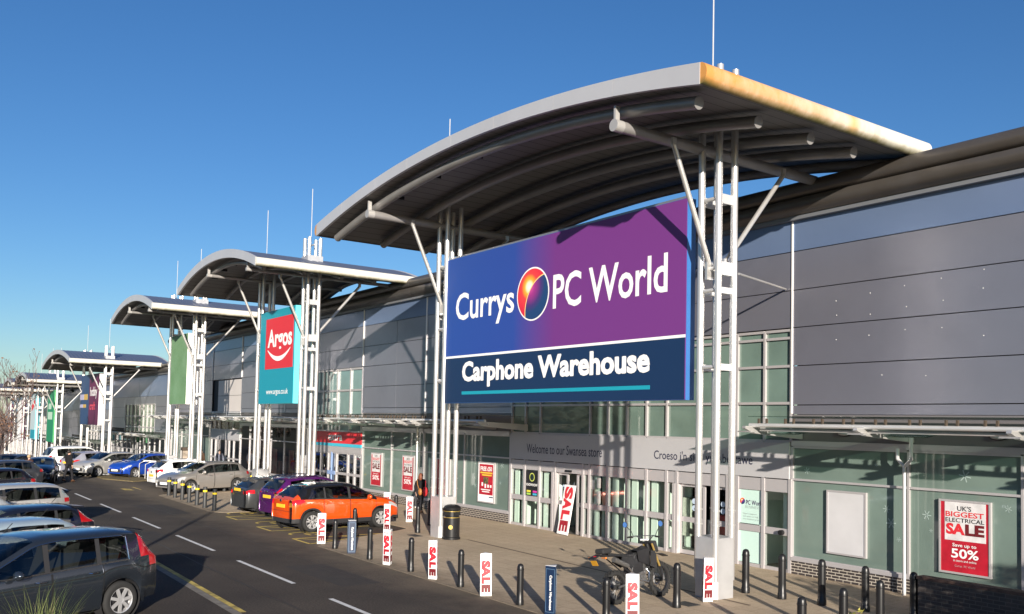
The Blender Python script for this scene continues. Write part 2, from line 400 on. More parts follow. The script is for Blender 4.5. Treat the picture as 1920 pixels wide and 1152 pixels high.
# ------------------------------------------------------------------ retail buildings
PR = random.Random(12)
def cladding(parent, x0, x1, zs, xs=(), m=None, name='cladding', y=0., skip=()):
    mb = MB(); g = .012; X = [x0] + [x for x in sorted(xs) if x0 < x < x1] + [x1]
    for i in range(len(X)-1):
        for j in range(len(zs)-1):
            if any(a < (X[i]+X[i+1])/2 < b and c < (zs[j]+zs[j+1])/2 < d for a, b, c, d in skip): continue
            mb.box(X[i]+g, X[i+1]-g, y, y+.05, zs[j]+g, zs[j+1]-g)
            n = len(mb.v)-8   # sheets sit a few millimetres out of true
            for q in (0, 1, 4, 5): v = mb.v[n+q]; mb.v[n+q] = (v[0], v[1]+PR.uniform(-.004,.004), v[2])
    if mb.v: mb.build(name, m or panel, parent)
def glazing(parent, x0, x1, xs, zs, gm, name='window', y=.04, fw=.06, fy=0., fm=None, frames='frame'):
    p = MB(); p.quad((x0,y,zs[0]), (x1,y,zs[0]), (x1,y,zs[-1]), (x0,y,zs[-1])); o = p.build(name, gm, parent)
    f = MB(); X = sorted({x0, x1, *[x for x in xs if x0 < x < x1]})
    for x in X: f.box(x-fw/2, x+fw/2, fy-.012, fy+.09, zs[0], zs[-1])
    for z in zs:
        for a, b in zip(X, X[1:]): f.box(a+fw/2, b-fw/2, fy-.006, fy+.08, z-fw/2, z+fw/2)
    f.build(frames, fm or frame_m, o)
    return o
def eave(parent, x0, x1, zt):
    d = zt - 10.38
    arc = [(-.30+.21*math.cos(a), 10.17+d+.21*math.sin(a)) for a in (math.pi/2 + k*math.pi/9 for k in range(10))]
    low = [(-.40,9.93+d),(-.43,9.83+d),(-.42,9.72+d),(-.36,9.64+d),(-.27,9.60+d)]
    poly = [(1.2,10.50+d)] + arc + [(-.33,9.955+d)] + low + [(-.2,9.55+d),(.3,9.55+d),(1.2,9.9+d)]
    e = MB(); e.prism(poly, 'X', x0, x1); o = e.build('eave', eave_m, parent, smooth=32)
    j = MB(); j.box(x0, x1, -.16, .02, 9.44+d, 9.546+d); j.build('soffit', flash, o)
    r = MB(); r.add([(x0,1.2,10.5+d),(x1,1.2,10.5+d),(x1,46,12.5+d),(x0,46,12.5+d)], [(0,1,2,3)]); r.build('roof', roof_m, parent)
def awning(parent, x0, x1, br, z=3.91, y=-2.0):
    t = MB(); t.tube([(x0,y,z),(x1,y,z)], .055, 10); t.tube([(x0+.2,y+.16,z-.11),(x1,y+.16,z-.11)], .035, 8)
    o = t.build('awning', steel, parent, smooth=40)
    g = MB(); n = max(1, round((x1-x0)/1.6)); s = (x1-x0)/n
    for i in range(n): g.obox(((x0+s*(i+.5)), y/2-.1, z+.2), (s/2-.012,0,0), (0,(-y)/2-.02,-.02), (0,0,.008))
    g.build('glass_roof', canopy_glass, o)
    a = MB(); c = MB(); sh = MB()
    for b in br:
        a.prism([(y-.28,z-.02),(y-.30,z-.08),(y+.05,z-.20),(-.02,z-.34),(-.02,z-.10),(y+.1,z-.03)], 'X', b-.05, b+.05)
        a.obox((b+.02,y-.18,z-.16), (.20,0,0), (0,.13,.0), (.0,.02,.018))
    for i in range(n*2 if x0 > -45 else 0):
        X = x0 + s*(i+.5)/2
        for dx in (-.12, .12):
            c.box(X+dx-.02, X+dx+.02, y-.03, y+.03, z+.05, z+.17)
    for b0, b1 in zip(br, br[1:]):
        m_ = b0 + .38*(b1-b0); sh.obox((b0+(b1-b0)*.30, y+.2, z-.17), ((b1-b0)*.15,0,0), (.0,.22,.03), (0,0,.01))
    a.build('bracket', white_m, o); c.v and c.build('glass_clamp', rust, o)
    if sh.v: sh.build('glass_wing', canopy_glass, o)
    return o
def glass_wing(parent, x0, x1, xs, gm=None, z0=.43, z1=3.39, mid=2.5):
    o = glazing(parent, x0, x1, xs, (z0+.02, mid, z1-.03), gm or sheet, 'shop_window', .05, .055)
    t = MB(); t.box(x0, x1, -.05, .1, z1, z1+.14); t.build('head_trim', frame_m, parent)
    d = MB(); d.box(x0, x1, .0, .12, z1+.142, 4.22); d.build('fascia', dark_fascia, parent)
    s = MB(); s.box(x0, x1, -.045, .1, .36, .45); s.build('sill', frame_m, parent)
    b = MB(); b.box(x0, x1, -.02, .2, -.1, .36); b.build('plinth', brick, parent)
def bulkhead(parent, X, ys=(-.06,), z=3.78):
    for x in X:
        mb = MB(); mb.ball((x,-.03,z), (.24,.1,.105), 14, 8); o = mb.build('bulkhead_light', black_m, parent, smooth=60)
        l = MB(); l.ball((x+.0,-.09,z-.03), (.17,.07,.055), 12, 6); l.build('lens', fascia_m, o, smooth=60)
JZ = [4.22,4.48,5.53,6.56,7.57,8.62]
ENT = [-28.33,-27.42,-26.50,-25.58,-24.00,-23.66,-22.73,-21.79,-20.88,-19.99,-19.55,-17.55,-17.19,-16.28,-15.39]
# --- unit one, the electrical store
u1 = thing('shop_building', 'grey metal clad electrical store behind the purple sign and largest canopy', 'building', (-14,1,0))
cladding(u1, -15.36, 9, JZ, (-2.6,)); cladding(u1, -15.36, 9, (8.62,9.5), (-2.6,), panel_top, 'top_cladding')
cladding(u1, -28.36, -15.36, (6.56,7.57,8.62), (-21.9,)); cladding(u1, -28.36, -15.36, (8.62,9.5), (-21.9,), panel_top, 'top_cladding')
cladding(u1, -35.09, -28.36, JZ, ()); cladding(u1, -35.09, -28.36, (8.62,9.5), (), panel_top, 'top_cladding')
bk = MB(); bk.box(-35.1, 9, .14, .3, 6.5, 9.6); bk.box(-35.1, -28.4, .14, .3, -.1, 6.5); bk.box(-15.3, 9, .14, .3, -.1, 6.5); bk.build('wall', backing, u1)
rv = MB()
for x in (-15.36, -28.36): rv.box(x-.02, x+.02, -.03, -.001, 4.25, 9.48)
rv.build('cover_strip', trim, u1)
st = MB(); rr = random.Random(3)
for i, (x, zs) in enumerate(((-14.0,(7.15,6.78,6.15)),(-13.05,(7.25,6.72,6.2)),(-12.1,(7.33,6.82,6.27)),(-11.2,(7.4,6.88,6.25)),(-10.25,(7.48,7.06,6.0)),(-12.7,(5.2,)),(-11.6,(5.15,)))):
    for z in zs: st.ball((x+rr.uniform(-.03,.03),-.003,z), (.013,.008,.013), 8, 5)
st.build('fixing_plug', trim, u1, smooth=60)
glazing(u1, -28.33, -15.39, [-27.46,-26.53,-23.70,-22.79,-21.85,-20.93,-20.03,-17.25,-16.28], (3.50,4.53,5.53,6.29,6.50), sheet_dk, 'upper_window', .06, .07)
fs = MB(); fs.box(-28.34, -21.90, -.06, .1, 2.50, 3.475); fs.box(-21.88, -15.40, -.06, .1, 2.50, 3.475)
sg = fs.build('shop_fascia', fascia_m, u1)
ft = mat('lettering_navy', (.012,.014,.05), .5)
text('lettering', 'Welcome to our Swansea store', ft, sg, (-27.25,-22.98,2.76,3.10), -.064, bold=.004)
text('lettering', "Croeso i'n siop yn Abertawe", ft, sg, (-20.50,-16.62,2.74,3.10), -.064, bold=.004)
# entrance screen: transom boxes, mid rails, glass lights, two door openings
OPEN = (-25.20, -24.28)
es = MB(); gl = MB(); ls = MB()
for a, b in zip(ENT, ENT[1:]):
    es.box(a+.05, b-.05, -.02, .08, 2.13, 2.47)
    door1 = abs(a+25.58) < .01; door2 = abs(a+19.55) < .01
    if door1 or door2: continue
    es.box(a+.05, b-.05, -.015, .07, .98, 1.16); es.box(a+.05, b-.05, -.015, .07, .0, .10)
    gl.quad((a,.03,.08), (b,.03,.08), (b,.03,2.15), (a,.03,2.15))
    if b-a > .5 and a < -17.2 and not -27.5 < a < -26.6: ls.box(a+.06, a+.06+.30*(b-a), .16, .20, .02, 2.1)  # pale strips behind the panes stand in for reflections in the glass
for x in ENT: es.box(x-.05, x+.05, -.04, .1, 0, 2.495)
for x in (-25.58, -19.55): es.box(x-.16, x-.05, -.05, .06, 0, 2.12)
ew = es.build('entrance_screen', frame_m, u1)
gl.build('glass', shop_glass, ew); ls.build('screen_and_reflection', mat('lobby_white', (.74,.80,.74), .5), u1)
def slide_door(a, b, y):
    f = MB()
    for x in (a, b): f.box(x-.045, x+.045, y-.03, y+.03, .02, 2.12)
    for z0, z1 in ((.02,.14),(.98,1.13),(2.04,2.12)): f.box(a+.045, b-.045, y-.028, y+.028, z0, z1)
    d = f.build('door', frame_m, u1)
    g = MB(); g.quad((a,y,.1), (b,y,.1), (b,y,2.08), (a,y,2.08)); g.build('glass', shop_glass, d)
    k = MB()
    for z in (1.42, 1.62): k.cyl(((a+b)/2+.1,y-.036,z), ((a+b)/2+.1,y-.03,z), .085, 14)
    k.build('sticker', mat('sticker_blue', (.45,.55,.68), .6), d)
slide_door(-25.55, -24.98, .12); slide_door(-24.42, -24.0, .12); slide_door(-19.5, -18.55, .12); slide_door(-18.2, -17.6, .12)
sn = MB(); sn.box(-24.95, -24.6, -.06, -.02, 2.17, 2.24); sn.build('door_sensor', black_m, u1)
nh = MB(); nh.cyl((-15.62,-.14,1.06), (-15.62,-.03,1.06), .07, 12); nh.build('door_closer', black_m, u1)
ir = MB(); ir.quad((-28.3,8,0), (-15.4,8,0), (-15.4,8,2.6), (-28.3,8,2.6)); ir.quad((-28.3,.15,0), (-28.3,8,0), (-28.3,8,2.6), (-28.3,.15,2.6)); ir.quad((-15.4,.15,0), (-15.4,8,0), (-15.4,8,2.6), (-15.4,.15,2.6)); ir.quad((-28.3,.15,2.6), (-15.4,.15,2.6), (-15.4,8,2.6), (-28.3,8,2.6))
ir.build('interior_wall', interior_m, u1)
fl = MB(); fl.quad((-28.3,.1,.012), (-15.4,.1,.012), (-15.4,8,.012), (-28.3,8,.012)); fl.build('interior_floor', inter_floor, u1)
# lobby things seen through the glass
lobby = MB()
for x, y0, y1 in ((-27.9,.25,2.2),(-26.75,.5,2.6),(-23.3,.3,1.6),(-22.45,.25,1.2),(-21.5,.3,2.0),(-20.6,.25,1.3),(-16.75,.2,1.4),(-15.75,.25,1.5)): lobby.box(x-.06, x+.06, y0, y1, .02, 2.1); lobby.box(x+.12, x+.42, y1, y1+.04, .02, 2.1)
lobby.build('screen_and_reflection', mat('lobby_white', (.74,.80,.74), .5), u1)
for x, y, z0, z1, c in ((-21.3,1.2,.3,1.9,(.5,.5,.48)),(-22.95,1.6,.4,1.9,(.30,.05,.04)),(-18.9,1.0,.2,1.0,(.6,.6,.6)),(-18.4,.9,.2,1.2,(.5,.03,.04)),(-20.4,1.1,.4,1.6,(.55,.58,.5)),(-27.9,1.0,.1,2.0,(.55,.6,.55))):
    q = MB(); q.box(x-.32, x+.32, y, y+.5, z0, z1); q.box(x-.30, x+.30, y-.012, y, z0+.1, z1-.5)
    q.build('display_stand', mat('display_%d' % int(-x*10), c, .6, noise=(3,.3)), u1)
pb = MB(); pb.quad((-17.14,.018,1.18), (-16.33,.018,1.18), (-16.33,.018,2.12), (-17.14,.018,2.12)); pb.quad((-17.14,.018,.11), (-16.33,.018,.11), (-16.33,.018,.97), (-17.14,.018,.97))
pbo = pb.build('frosted_panel', mat('frosted_glass', (.52,.70,.64), .3), u1)
purp = mat('print_purple', (.05,.012,.09), .5)
text('lettering', 'PC World', purp, pbo, (-16.90,-16.32,1.70,1.83), .012, bold=.01)
text('lettering', 'BUSINESS', mat('print_grey', (.42,.50,.48), .5), pbo, (-16.92,-16.42,1.60,1.68), .012)
for i, s in enumerate(('Expert support', 'and advice to help', 'your business grow')):
    text('lettering', s, mat('print_grey', (.42,.50,.48), .5), pbo, (-17.0,-16.52 + (.0,.06,.08)[i],1.42-.075*i,1.475-.075*i), .012)
def globe(parent, cx, cz, r, y, name='globe_emblem'):
    """printed eclipse emblem: red disc with a sunburst behind a dark disc, in a white ring"""
    key = 'globe_print'
    if key not in MATS:
        m = bpy.data.materials.new(key); m.use_nodes = True; t = m.node_tree; b = t.nodes['Principled BSDF']; b.inputs['Roughness'].default_value = .5
        uv = t.nodes.new('ShaderNodeAttribute'); uv.attribute_name = 'disc'
        def dist(px, py):
            n = t.nodes.new('ShaderNodeVectorMath'); n.operation = 'DISTANCE'; n.inputs[1].default_value = (px, py, 0); t.links.new(uv.outputs['Vector'], n.inputs[0]); return n.outputs['Value']
        def ramp(src, stops):
            n = t.nodes.new('ShaderNodeValToRGB'); t.links.new(src, n.inputs[0]); e = n.color_ramp.elements
            while len(e) < len(stops): e.new(.5)
            for q, (p, c) in zip(e, stops): q.position = p; q.color = (*c, 1)
            return n.outputs[0]
        sun_ = dist(-.22, .30)
        hot = ramp(sun_, [(0,(1,.95,.8)),(.16,(1,.9,.6)),(.30,(.95,.42,.05)),(.36,(.95,.35,.03)),(.52,(.78,.05,.05)),(1,(.62,.02,.05))])
        dark = ramp(sun_, [(0,(.75,.10,.35)),(.35,(.33,.03,.22)),(.75,(.06,.03,.16)),(1,(.012,.05,.15))])
        edge = dist(.95, -.72)
        sel = t.nodes.new('ShaderNodeMath'); sel.operation = 'LESS_THAN'; sel.inputs[1].default_value = 1.42; t.links.new(edge, sel.inputs[0])
        rim = t.nodes.new('ShaderNodeMath'); rim.operation = 'COMPARE'; rim.inputs[1].default_value = 1.44; rim.inputs[2].default_value = .022; t.links.new(edge, rim.inputs[0])
        m1 = t.nodes.new('ShaderNodeMix'); m1.data_type = 'RGBA'; t.links.new(sel.outputs[0], m1.inputs[0]); t.links.new(hot, m1.inputs[6]); t.links.new(dark, m1.inputs[7])
        m2 = t.nodes.new('ShaderNodeMix'); m2.data_type = 'RGBA'; t.links.new(rim.outputs[0], m2.inputs[0]); t.links.new(m1.outputs[2], m2.inputs[6]); m2.inputs[7].default_value = (.95,.62,.22,1)
        t.links.new(m2.outputs[2], b.inputs['Base Color']); MATS[key] = m
    n = 48; ring = MB(); ring.add([(cx+r*1.06*math.cos(2*math.pi*k/n), y+.001, cz+r*1.06*math.sin(2*math.pi*k/n)) for k in range(n)], [tuple(range(n))]); ro = ring.build('emblem_ring', white_p, parent)
    d = MB(); vs = [(cx, y-.003, cz)]; uv = [(0,0,0)]
    for j in range(1, 9):
        for k in range(n):
            a = 2*math.pi*k/n; q = j/8; vs.append((cx+r*q*math.cos(a), y-.003, cz+r*q*math.sin(a))); uv.append((q*math.cos(a), q*math.sin(a), 0))
    f = [(0,1+k,1+(k+1) % n) for k in range(n)] + [(1+(j-1)*n+k, 1+j*n+k, 1+j*n+(k+1) % n, 1+(j-1)*n+(k+1) % n) for j in range(1, 8) for k in range(n)]
    d.add(vs, f); o = d.build(name, MATS[key], parent)
    at = o.data.attributes.new('disc', 'FLOAT_VECTOR', 'POINT')
    for i, u in enumerate(uv): at.data[i].vector = u
globe(pbo, -17.02, 1.79, .09, .012)
kn = MB(); kn.box(-27.36, -26.56, -.0, .012, 1.17, 2.10); kno = kn.build('window_poster', black_p, u1)
text('lettering', 'KNOWHOW', white_p, kno, (-27.3,-26.62,1.53,1.63), -.004, bold=.02)
lens = MB(); lens.lathe([(0,-.004),(.16,-.004),(.16,-.003)], 24, (-26.96,0,1.86), 'Y'); lens.build('lens_ring', mat('print_lime', (.55,.62,.12), .5), kno)
lens = MB(); lens.lathe([(0,-.006),(.125,-.006),(.125,-.004)], 24, (-26.96,0,1.86), 'Y'); lens.build('lens_print', mat('print_lens', (.02,.035,.03), .2), kno)
for i, (c, x) in enumerate((((.7,.62,.05),-27.28),((.35,.6,.1),-27.28),((.6,.05,.35),-26.9),((.05,.4,.6),-26.9))):
    q = MB(); q.box(x, x+.24, -.004, 0, 1.20+.10*(1-i % 2), 1.27+.10*(1-i % 2)); q.build('print_block', mat('block_%d' % i, c, .5), kno)
nts = MB()
for x, z0, z1 in ((-23.5,1.66,1.98),(-23.2,1.72,2.06),(-23.2,1.2,1.62)): nts.box(x-.1, x+.1, .005, .012, z0, z1)
nts.build('window_notice', mat('notice_paper', (.62,.66,.62), .6, noise=(8,.4,(.4,.1,.1))), u1)
glass_wing(u1, -15.34, 9, [-12.03,-9.43,-6.8,-4.2,-1.6,1,3.6,6.3]); glass_wing(u1, -35.09, -28.42, [-31.72])
awning(u1, -15.1, 9.0, [-15.05,-11.92,-8.6,-5.2,-1.9,1.5,4.9]); awning(u1, -35.3, -27.2, [-35.0,-32.3,-29.4,-27.3])
fk = MB()
for x, z, r_ in ((-13.75,2.15,.0),(-12.62,1.95,.10),(-12.5,1.62,.13),(-12.3,1.25,.06),(-11.6,1.9,.11),(-11.5,1.55,.05),(-9.75,2.2,.08),(-14.9,2.75,.09),(-10.7,2.85,.14),(-12.9,3.0,.05),(-30.9,1.3,.10),(-29.0,2.2,.12),(-33.5,2.0,.1),(-29.1,1.5,.07)):
    if r_ == 0: continue
    for k in range(3):
        a = k*math.pi/3+x; c_, s_ = math.cos(a)*r_, math.sin(a)*r_; n_ = (-s_*.09, c_*.09)
        fk.add([(x-c_-n_[0],.044,z-s_-n_[1]),(x+c_-n_[0],.044,z+s_-n_[1]),(x+c_+n_[0],.044,z+s_+n_[1]),(x-c_+n_[0],.044,z-s_+n_[1])], [(0,1,2,3)])
fk.build('snowflake_decal', mat('decal_frost', (.34,.43,.40), .6), u1)
bulkhead(u1, (-13.72,-29.6,-9.9,-6.5))
dp = MB(); dp.tube([(-12.0,-.22,0),(-12.0,-.22,3.05)], .041, 10); dp.tube([(-12.0,-.22,3.0),(-12.17,-.22,3.18),(-12.17,-.22,3.42)], .045, 8); dp.tube([(-12.0,-.22,3.0),(-11.83,-.22,3.18),(-11.83,-.22,3.7)], .045, 8)
dp.build('downpipe', steel, u1, smooth=40)
eave(u1, -36.0, 9, 10.38)
rod = MB(); rod.tube([(-14.3,-3.4,7.5),(-15.55,-.05,7.62)], .028, 8); rod.build('tie_rod', white_m, u1)
# --- unit two, the catalogue store
u2 = thing('shop_building', 'grey metal clad store with tall glazed bay and red extra fascia behind the teal sign', 'building', (-45,1,0))
cladding(u2, -41.46, -35.11, JZ, (-37.9,)); cladding(u2, -47.6, -41.46, (6.56,7.57,8.62), ()); cladding(u2, -56.2, -47.6, JZ, (-51.9,))
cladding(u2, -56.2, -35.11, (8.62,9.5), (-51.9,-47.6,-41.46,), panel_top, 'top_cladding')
bk = MB(); bk.box(-56.2, -35.12, .14, .3, -.1, 9.6); bk.build('wall', backing, u2)
rv = MB()
for x in (-41.46, -35.09, -51.9): rv.box(x-.04, x+.04, -.035, -.001, 4.3 if x != -41.46 else 6.6, 9.48)
rv.build('cover_strip', trim, u2)
glazing(u2, -47.55, -41.5, [-46.3,-44.5,-42.9], (3.25,4.1,5.4,6.5), mat('sheet_glass_blue', (.20,.31,.31), .03, 0, 1., noise=(.5,.25), bump=(.9,.08)), 'upper_window', .06, .1)
rf = MB(); rf.box(-47.6, -41.35, -.05, .1, 2.62, 3.22); ro = rf.build('shop_fascia', red_m, u2)
cy = MB(); cy.box(-47.6, -41.35, -.052, .1, 2.46, 2.615); cy.build('fascia_band', mat('band_cyan', (.05,.45,.6), .5), ro)
text('lettering', 'extra', white_p, ro, (-45.35,-43.6,2.75,3.12), -.056, bold=.02)
gz = MB(); gz.box(-47.6, -41.35, -.03, .1, 2.14, 2.455); gz.build('transom_panel', frame_m, u2)
e2 = glazing(u2, -47.55, -41.4, [-46.4,-45.5,-44.4,-43.0,-42.2], (.05,1.05,2.14), glassmat('entrance_glass', (.25,.28,.28), .12), 'entrance_screen', .05, .13)
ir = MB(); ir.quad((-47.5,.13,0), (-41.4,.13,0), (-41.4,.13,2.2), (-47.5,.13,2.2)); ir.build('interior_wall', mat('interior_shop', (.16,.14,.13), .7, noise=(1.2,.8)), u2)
bd = MB(); bd.box(-45.45, -44.45, -.03, .03, .95, 1.15); bd.box(-45.0, -44.9, -.035, .03, 0, 2.14); bd.build('door', mat('door_blue', (.22,.32,.55), .5), u2)
glass_wing(u2, -41.3, -35.15, [-38.2]); glass_wing(u2, -56.2, -47.65, [-54.2,-51.9,-49.8], glassmat('entrance_glass', (.25,.28,.28), .12))
sh = MB()
for k in range(9):
    x = -55.8 + k*.9
    sh.box(x, x+.7, .09, .13, .5, 1.3 + .35*((k*7) % 3)); 
sh.build('display_stand', mat('display_red', (.42,.08,.07), .7, noise=(2.5,.7,(.55,.5,.45))), u2)
aw = awning(u2, -43.1, -33.4, [-43.0,-40.9,-37.9,-34.7,-33.5]); awning(u2, -62.0, -44.6, [-61.6,-59.5,-57.1,-54.5,-52.3,-49.8,-47.4,-45.0])
bulkhead(u2, (-37.0,-39.9,-50.2,-54.6))
dp = MB(); dp.tube([(-35.35,-.2,0),(-35.35,-.2,3.6)], .05, 8); dp.build('downpipe', white_m, u2, smooth=40)
eave(u2, -56.6, -36.02, 10.38)
# --- unit three, blank green sign
u3 = thing('shop_building', 'grey clad store with pale panel over its doors behind the blank green sign', 'building', (-62,1,0))
cladding(u3, -59.9, -56.25, JZ, ()); cladding(u3, -66.3, -59.9, (6.56,7.57,8.62), ()); cladding(u3, -77.0, -66.3, JZ, (-71.5,))
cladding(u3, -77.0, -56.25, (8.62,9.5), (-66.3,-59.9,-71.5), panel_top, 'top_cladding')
cladding(u3, -65.0, -59.95, (4.3,5.4,6.5), (), panel_pale, 'pale_panel', .03)
bk = MB(); bk.box(-77.0, -56.3, .14, .3, -2, 9.6); bk.box(-77.0, -76.8, .3, 30, -2, 10.3); bk.build('wall', backing, u3)
rv = MB()
for x in (-59.9, -66.3, -71.5): rv.box(x-.05, x+.05, -.04, -.001, 6.6 if x > -67 else 4.3, 9.48)
rv.build('cover_strip', trim, u3)
fs = MB(); fs.box(-66.2, -59.9, -.04, .1, 2.35, 3.0); fs.box(-66.2, -59.9, -.03, .1, 3.9, 4.3); fs.build('shop_fascia', fascia_m, u3)
glazing(u3, -66.2, -59.9, [-65.2,-64.2,-62.6,-61.4], (3.0,3.9), mat('upper_amber', (.10,.075,.035), .2, 0, .6, noise=(1.5,.8,(.02,.02,.02))), 'upper_window', .05, .12)
glazing(u3, -66.2, -59.9, [-65.2,-64.4,-62.9,-62.2,-61.2], (.05,1.05,2.35), glassmat('entrance_glass', (.25,.28,.28), .12), 'entrance_screen', .05, .10)
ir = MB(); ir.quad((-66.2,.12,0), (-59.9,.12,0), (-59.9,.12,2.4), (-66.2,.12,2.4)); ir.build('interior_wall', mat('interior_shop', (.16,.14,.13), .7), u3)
glass_wing(u3, -59.85, -56.25, [-58.0], glassmat('entrance_glass', (.25,.28,.28), .12)); glass_wing(u3, -77.0, -66.25, [-74,-71.5,-69], sheet, -.2)
awning(u3, -76.5, -63.0, [-76,-73.5,-70.9,-67,-64.4])
eave(u3, -77.2, -56.62, 10.30)
# --- unit four and the far run, lower down the slope
def far_unit(x0, x1, zf, zt, label, bayx, gm, ents):
    u = thing('shop_building', label, 'building', ((x0+x1)/2, 1, zf))
    zs = [zf+4.2, zf+5.2, zf+6.25, zf+7.2]
    cladding(u, x0, bayx[0], zs, ()); cladding(u, bayx[1], x1, [zf+3.6]+zs, ()); cladding(u, bayx[0], bayx[1], [zf+6.5, zf+7.2], ())
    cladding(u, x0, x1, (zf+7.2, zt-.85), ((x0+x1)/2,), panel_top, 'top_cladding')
    b = MB(); b.box(x0, x1, .2, .4, zf-.3, zt-.7); b.box(x0, x0+.2, .4, 30, zf-.3, zt-.1); b.build('wall', backing, u)
    n = max(2, int((bayx[1]-bayx[0])/1.4)); g = glazing(u, bayx[0], bayx[1], [bayx[0]+(bayx[1]-bayx[0])*k/n for k in range(n)], (zf+3.6, zf+4.4, zf+5.4, zf+6.5), gm, 'upper_window', .06, .10)
    n = max(3, int((x1-x0)/1.7)); glazing(u, x0+.1, x1-.1, [x0+(x1-x0)*k/n for k in range(1, n)], (zf, zf+1.0, zf+2.3, zf+3.5), glassmat('far_glass', (.35,.42,.40), .12), 'shop_window', .05, .085)
    q = MB(); q.quad((x0,.16,zf), (x1,.16,zf), (x1,.16,zf+3.5), (x0,.16,zf+3.5)); q.build('interior_wall', ents, u)
    awning(u, x0+.4, x1-.4, [x0+.6+2.7*k for k in range(int((x1-x0)/2.7))], zf+3.9)
    eave(u, x0, x1, zt)
    return u
u4 = far_unit(-100, -77.2, -1.55, 8.40, 'lower grey store with tall bay window behind the blue and maroon sign', (-94,-82.6), mat('bay_glass_pale', (.20,.27,.20), .08, 0, .7, noise=(.9,.6,(.03,.035,.03))), mat('interior_mixed', (.26,.24,.18), .7, noise=(.8,.8,(.04,.04,.04))))
u5 = far_unit(-123, -100, -2.75, 8.0, 'far grey store beyond the maroon sign with a green banner outside', (-114,-106), mat('bay_glass_far', (.12,.13,.13), .1), mat('interior_mixed', (.26,.24,.18), .7))
u6 = far_unit(-185, -123, -2.9, 7.6, 'farthest run of low shops at the end of the retail park', (-150,-140), mat('bay_glass_far', (.12,.13,.13), .1), mat('interior_mixed', (.26,.24,.18), .7))
# ------------------------------------------------------------------ canopies on column clusters
def soffitmat():
    m = mat('canopy_soffit', (.155,.145,.140), .55, .15, .4)
    t = m.node_tree; b = t.nodes['Principled BSDF']; tc = t.nodes.new('ShaderNodeTexCoord'); sp = t.nodes.new('ShaderNodeSeparateXYZ')
    t.links.new(tc.outputs['Object'], sp.inputs[0])
    def M_(op, a, v):
        n = t.nodes.new('ShaderNodeMath'); n.operation = op; t.links.new(a, n.inputs[0]); n.inputs[1].default_value = v; return n.outputs[0]
    fr = M_('FRACT', M_('MULTIPLY', sp.outputs[0], 2.2), 0); ln = M_('LESS_THAN', fr, .06)
    mx = t.nodes.new('ShaderNodeMix'); mx.data_type = 'RGBA'; mx.inputs[6].default_value = (.155,.145,.140,1); mx.inputs[7].default_value = (.02,.019,.018,1)
    t.links.new(ln, mx.inputs[0]); t.links.new(mx.outputs[2], b.inputs['Base Color']); return m
soffit_m = soffitmat()
def edgemat(name, rusty):
    """white nosing: green algae along the underside, rust streaks where the gutter leaks"""
    m = mat(name, (.56,.535,.475), .5); t = m.node_tree; b = t.nodes['Principled BSDF']
    tc = t.nodes.new('ShaderNodeTexCoord'); at = t.nodes.new('ShaderNodeAttribute'); at.attribute_name = 'grime'
    sp = t.nodes.new('ShaderNodeSeparateXYZ'); t.links.new(at.outputs['Vector'], sp.inputs[0])
    nz = t.nodes.new('ShaderNodeTexNoise'); nz.inputs['Scale'].default_value = 1.5; nz.inputs['Detail'].default_value = 12; nz.inputs['Roughness'].default_value = .68
    mp = t.nodes.new('ShaderNodeMapping'); mp.inputs['Scale'].default_value = (1,1,.5); t.links.new(tc.outputs['Object'], mp.inputs[0]); t.links.new(mp.outputs[0], nz.inputs['Vector'])
    def mix(a_sock, col, fac):
        n = t.nodes.new('ShaderNodeMix'); n.data_type = 'RGBA'; t.links.new(fac, n.inputs[0])
        if isinstance(a_sock, tuple): n.inputs[6].default_value = (*a_sock, 1)
        else: t.links.new(a_sock, n.inputs[6])
        n.inputs[7].default_value = (*col, 1); return n.outputs[2]
    def math_(op, a, b_):
        n = t.nodes.new('ShaderNodeMath'); n.operation = op; n.use_clamp = op in ('MULTIPLY_ADD',)
        for i, q in enumerate((a, b_)):
            if isinstance(q, (int, float)): n.inputs[i].default_value = q
            else: t.links.new(q, n.inputs[i])
        return n.outputs[0]
    def mr(a, lo, hi):
        n = t.nodes.new('ShaderNodeMapRange'); t.links.new(a, n.inputs[0]); n.inputs[1].default_value = lo; n.inputs[2].default_value = hi; return n.outputs[0]
    base = (.56,.535,.475)
    c = base
    if rusty:
        f = mr(math_('ADD', math_('MULTIPLY', nz.outputs['Fac'], .9), math_('MULTIPLY', sp.outputs[0], -.85)), -.22, .42)
        c = mix(c, (.50,.235,.06), f)
        f1 = mr(math_('ABSOLUTE', math_('SUBTRACT', sp.outputs[0], .60), 0), .035, .0); c = mix(c, (.60,.34,.12), math_('MULTIPLY', f1, .8))
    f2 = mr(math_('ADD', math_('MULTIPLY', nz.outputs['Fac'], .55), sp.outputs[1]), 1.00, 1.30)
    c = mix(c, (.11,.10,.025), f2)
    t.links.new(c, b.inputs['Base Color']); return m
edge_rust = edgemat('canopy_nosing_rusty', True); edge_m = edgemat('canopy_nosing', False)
cap_m = mat('canopy_fascia', (.50,.50,.515), .42, .25, .5, noise=(.8,.06))
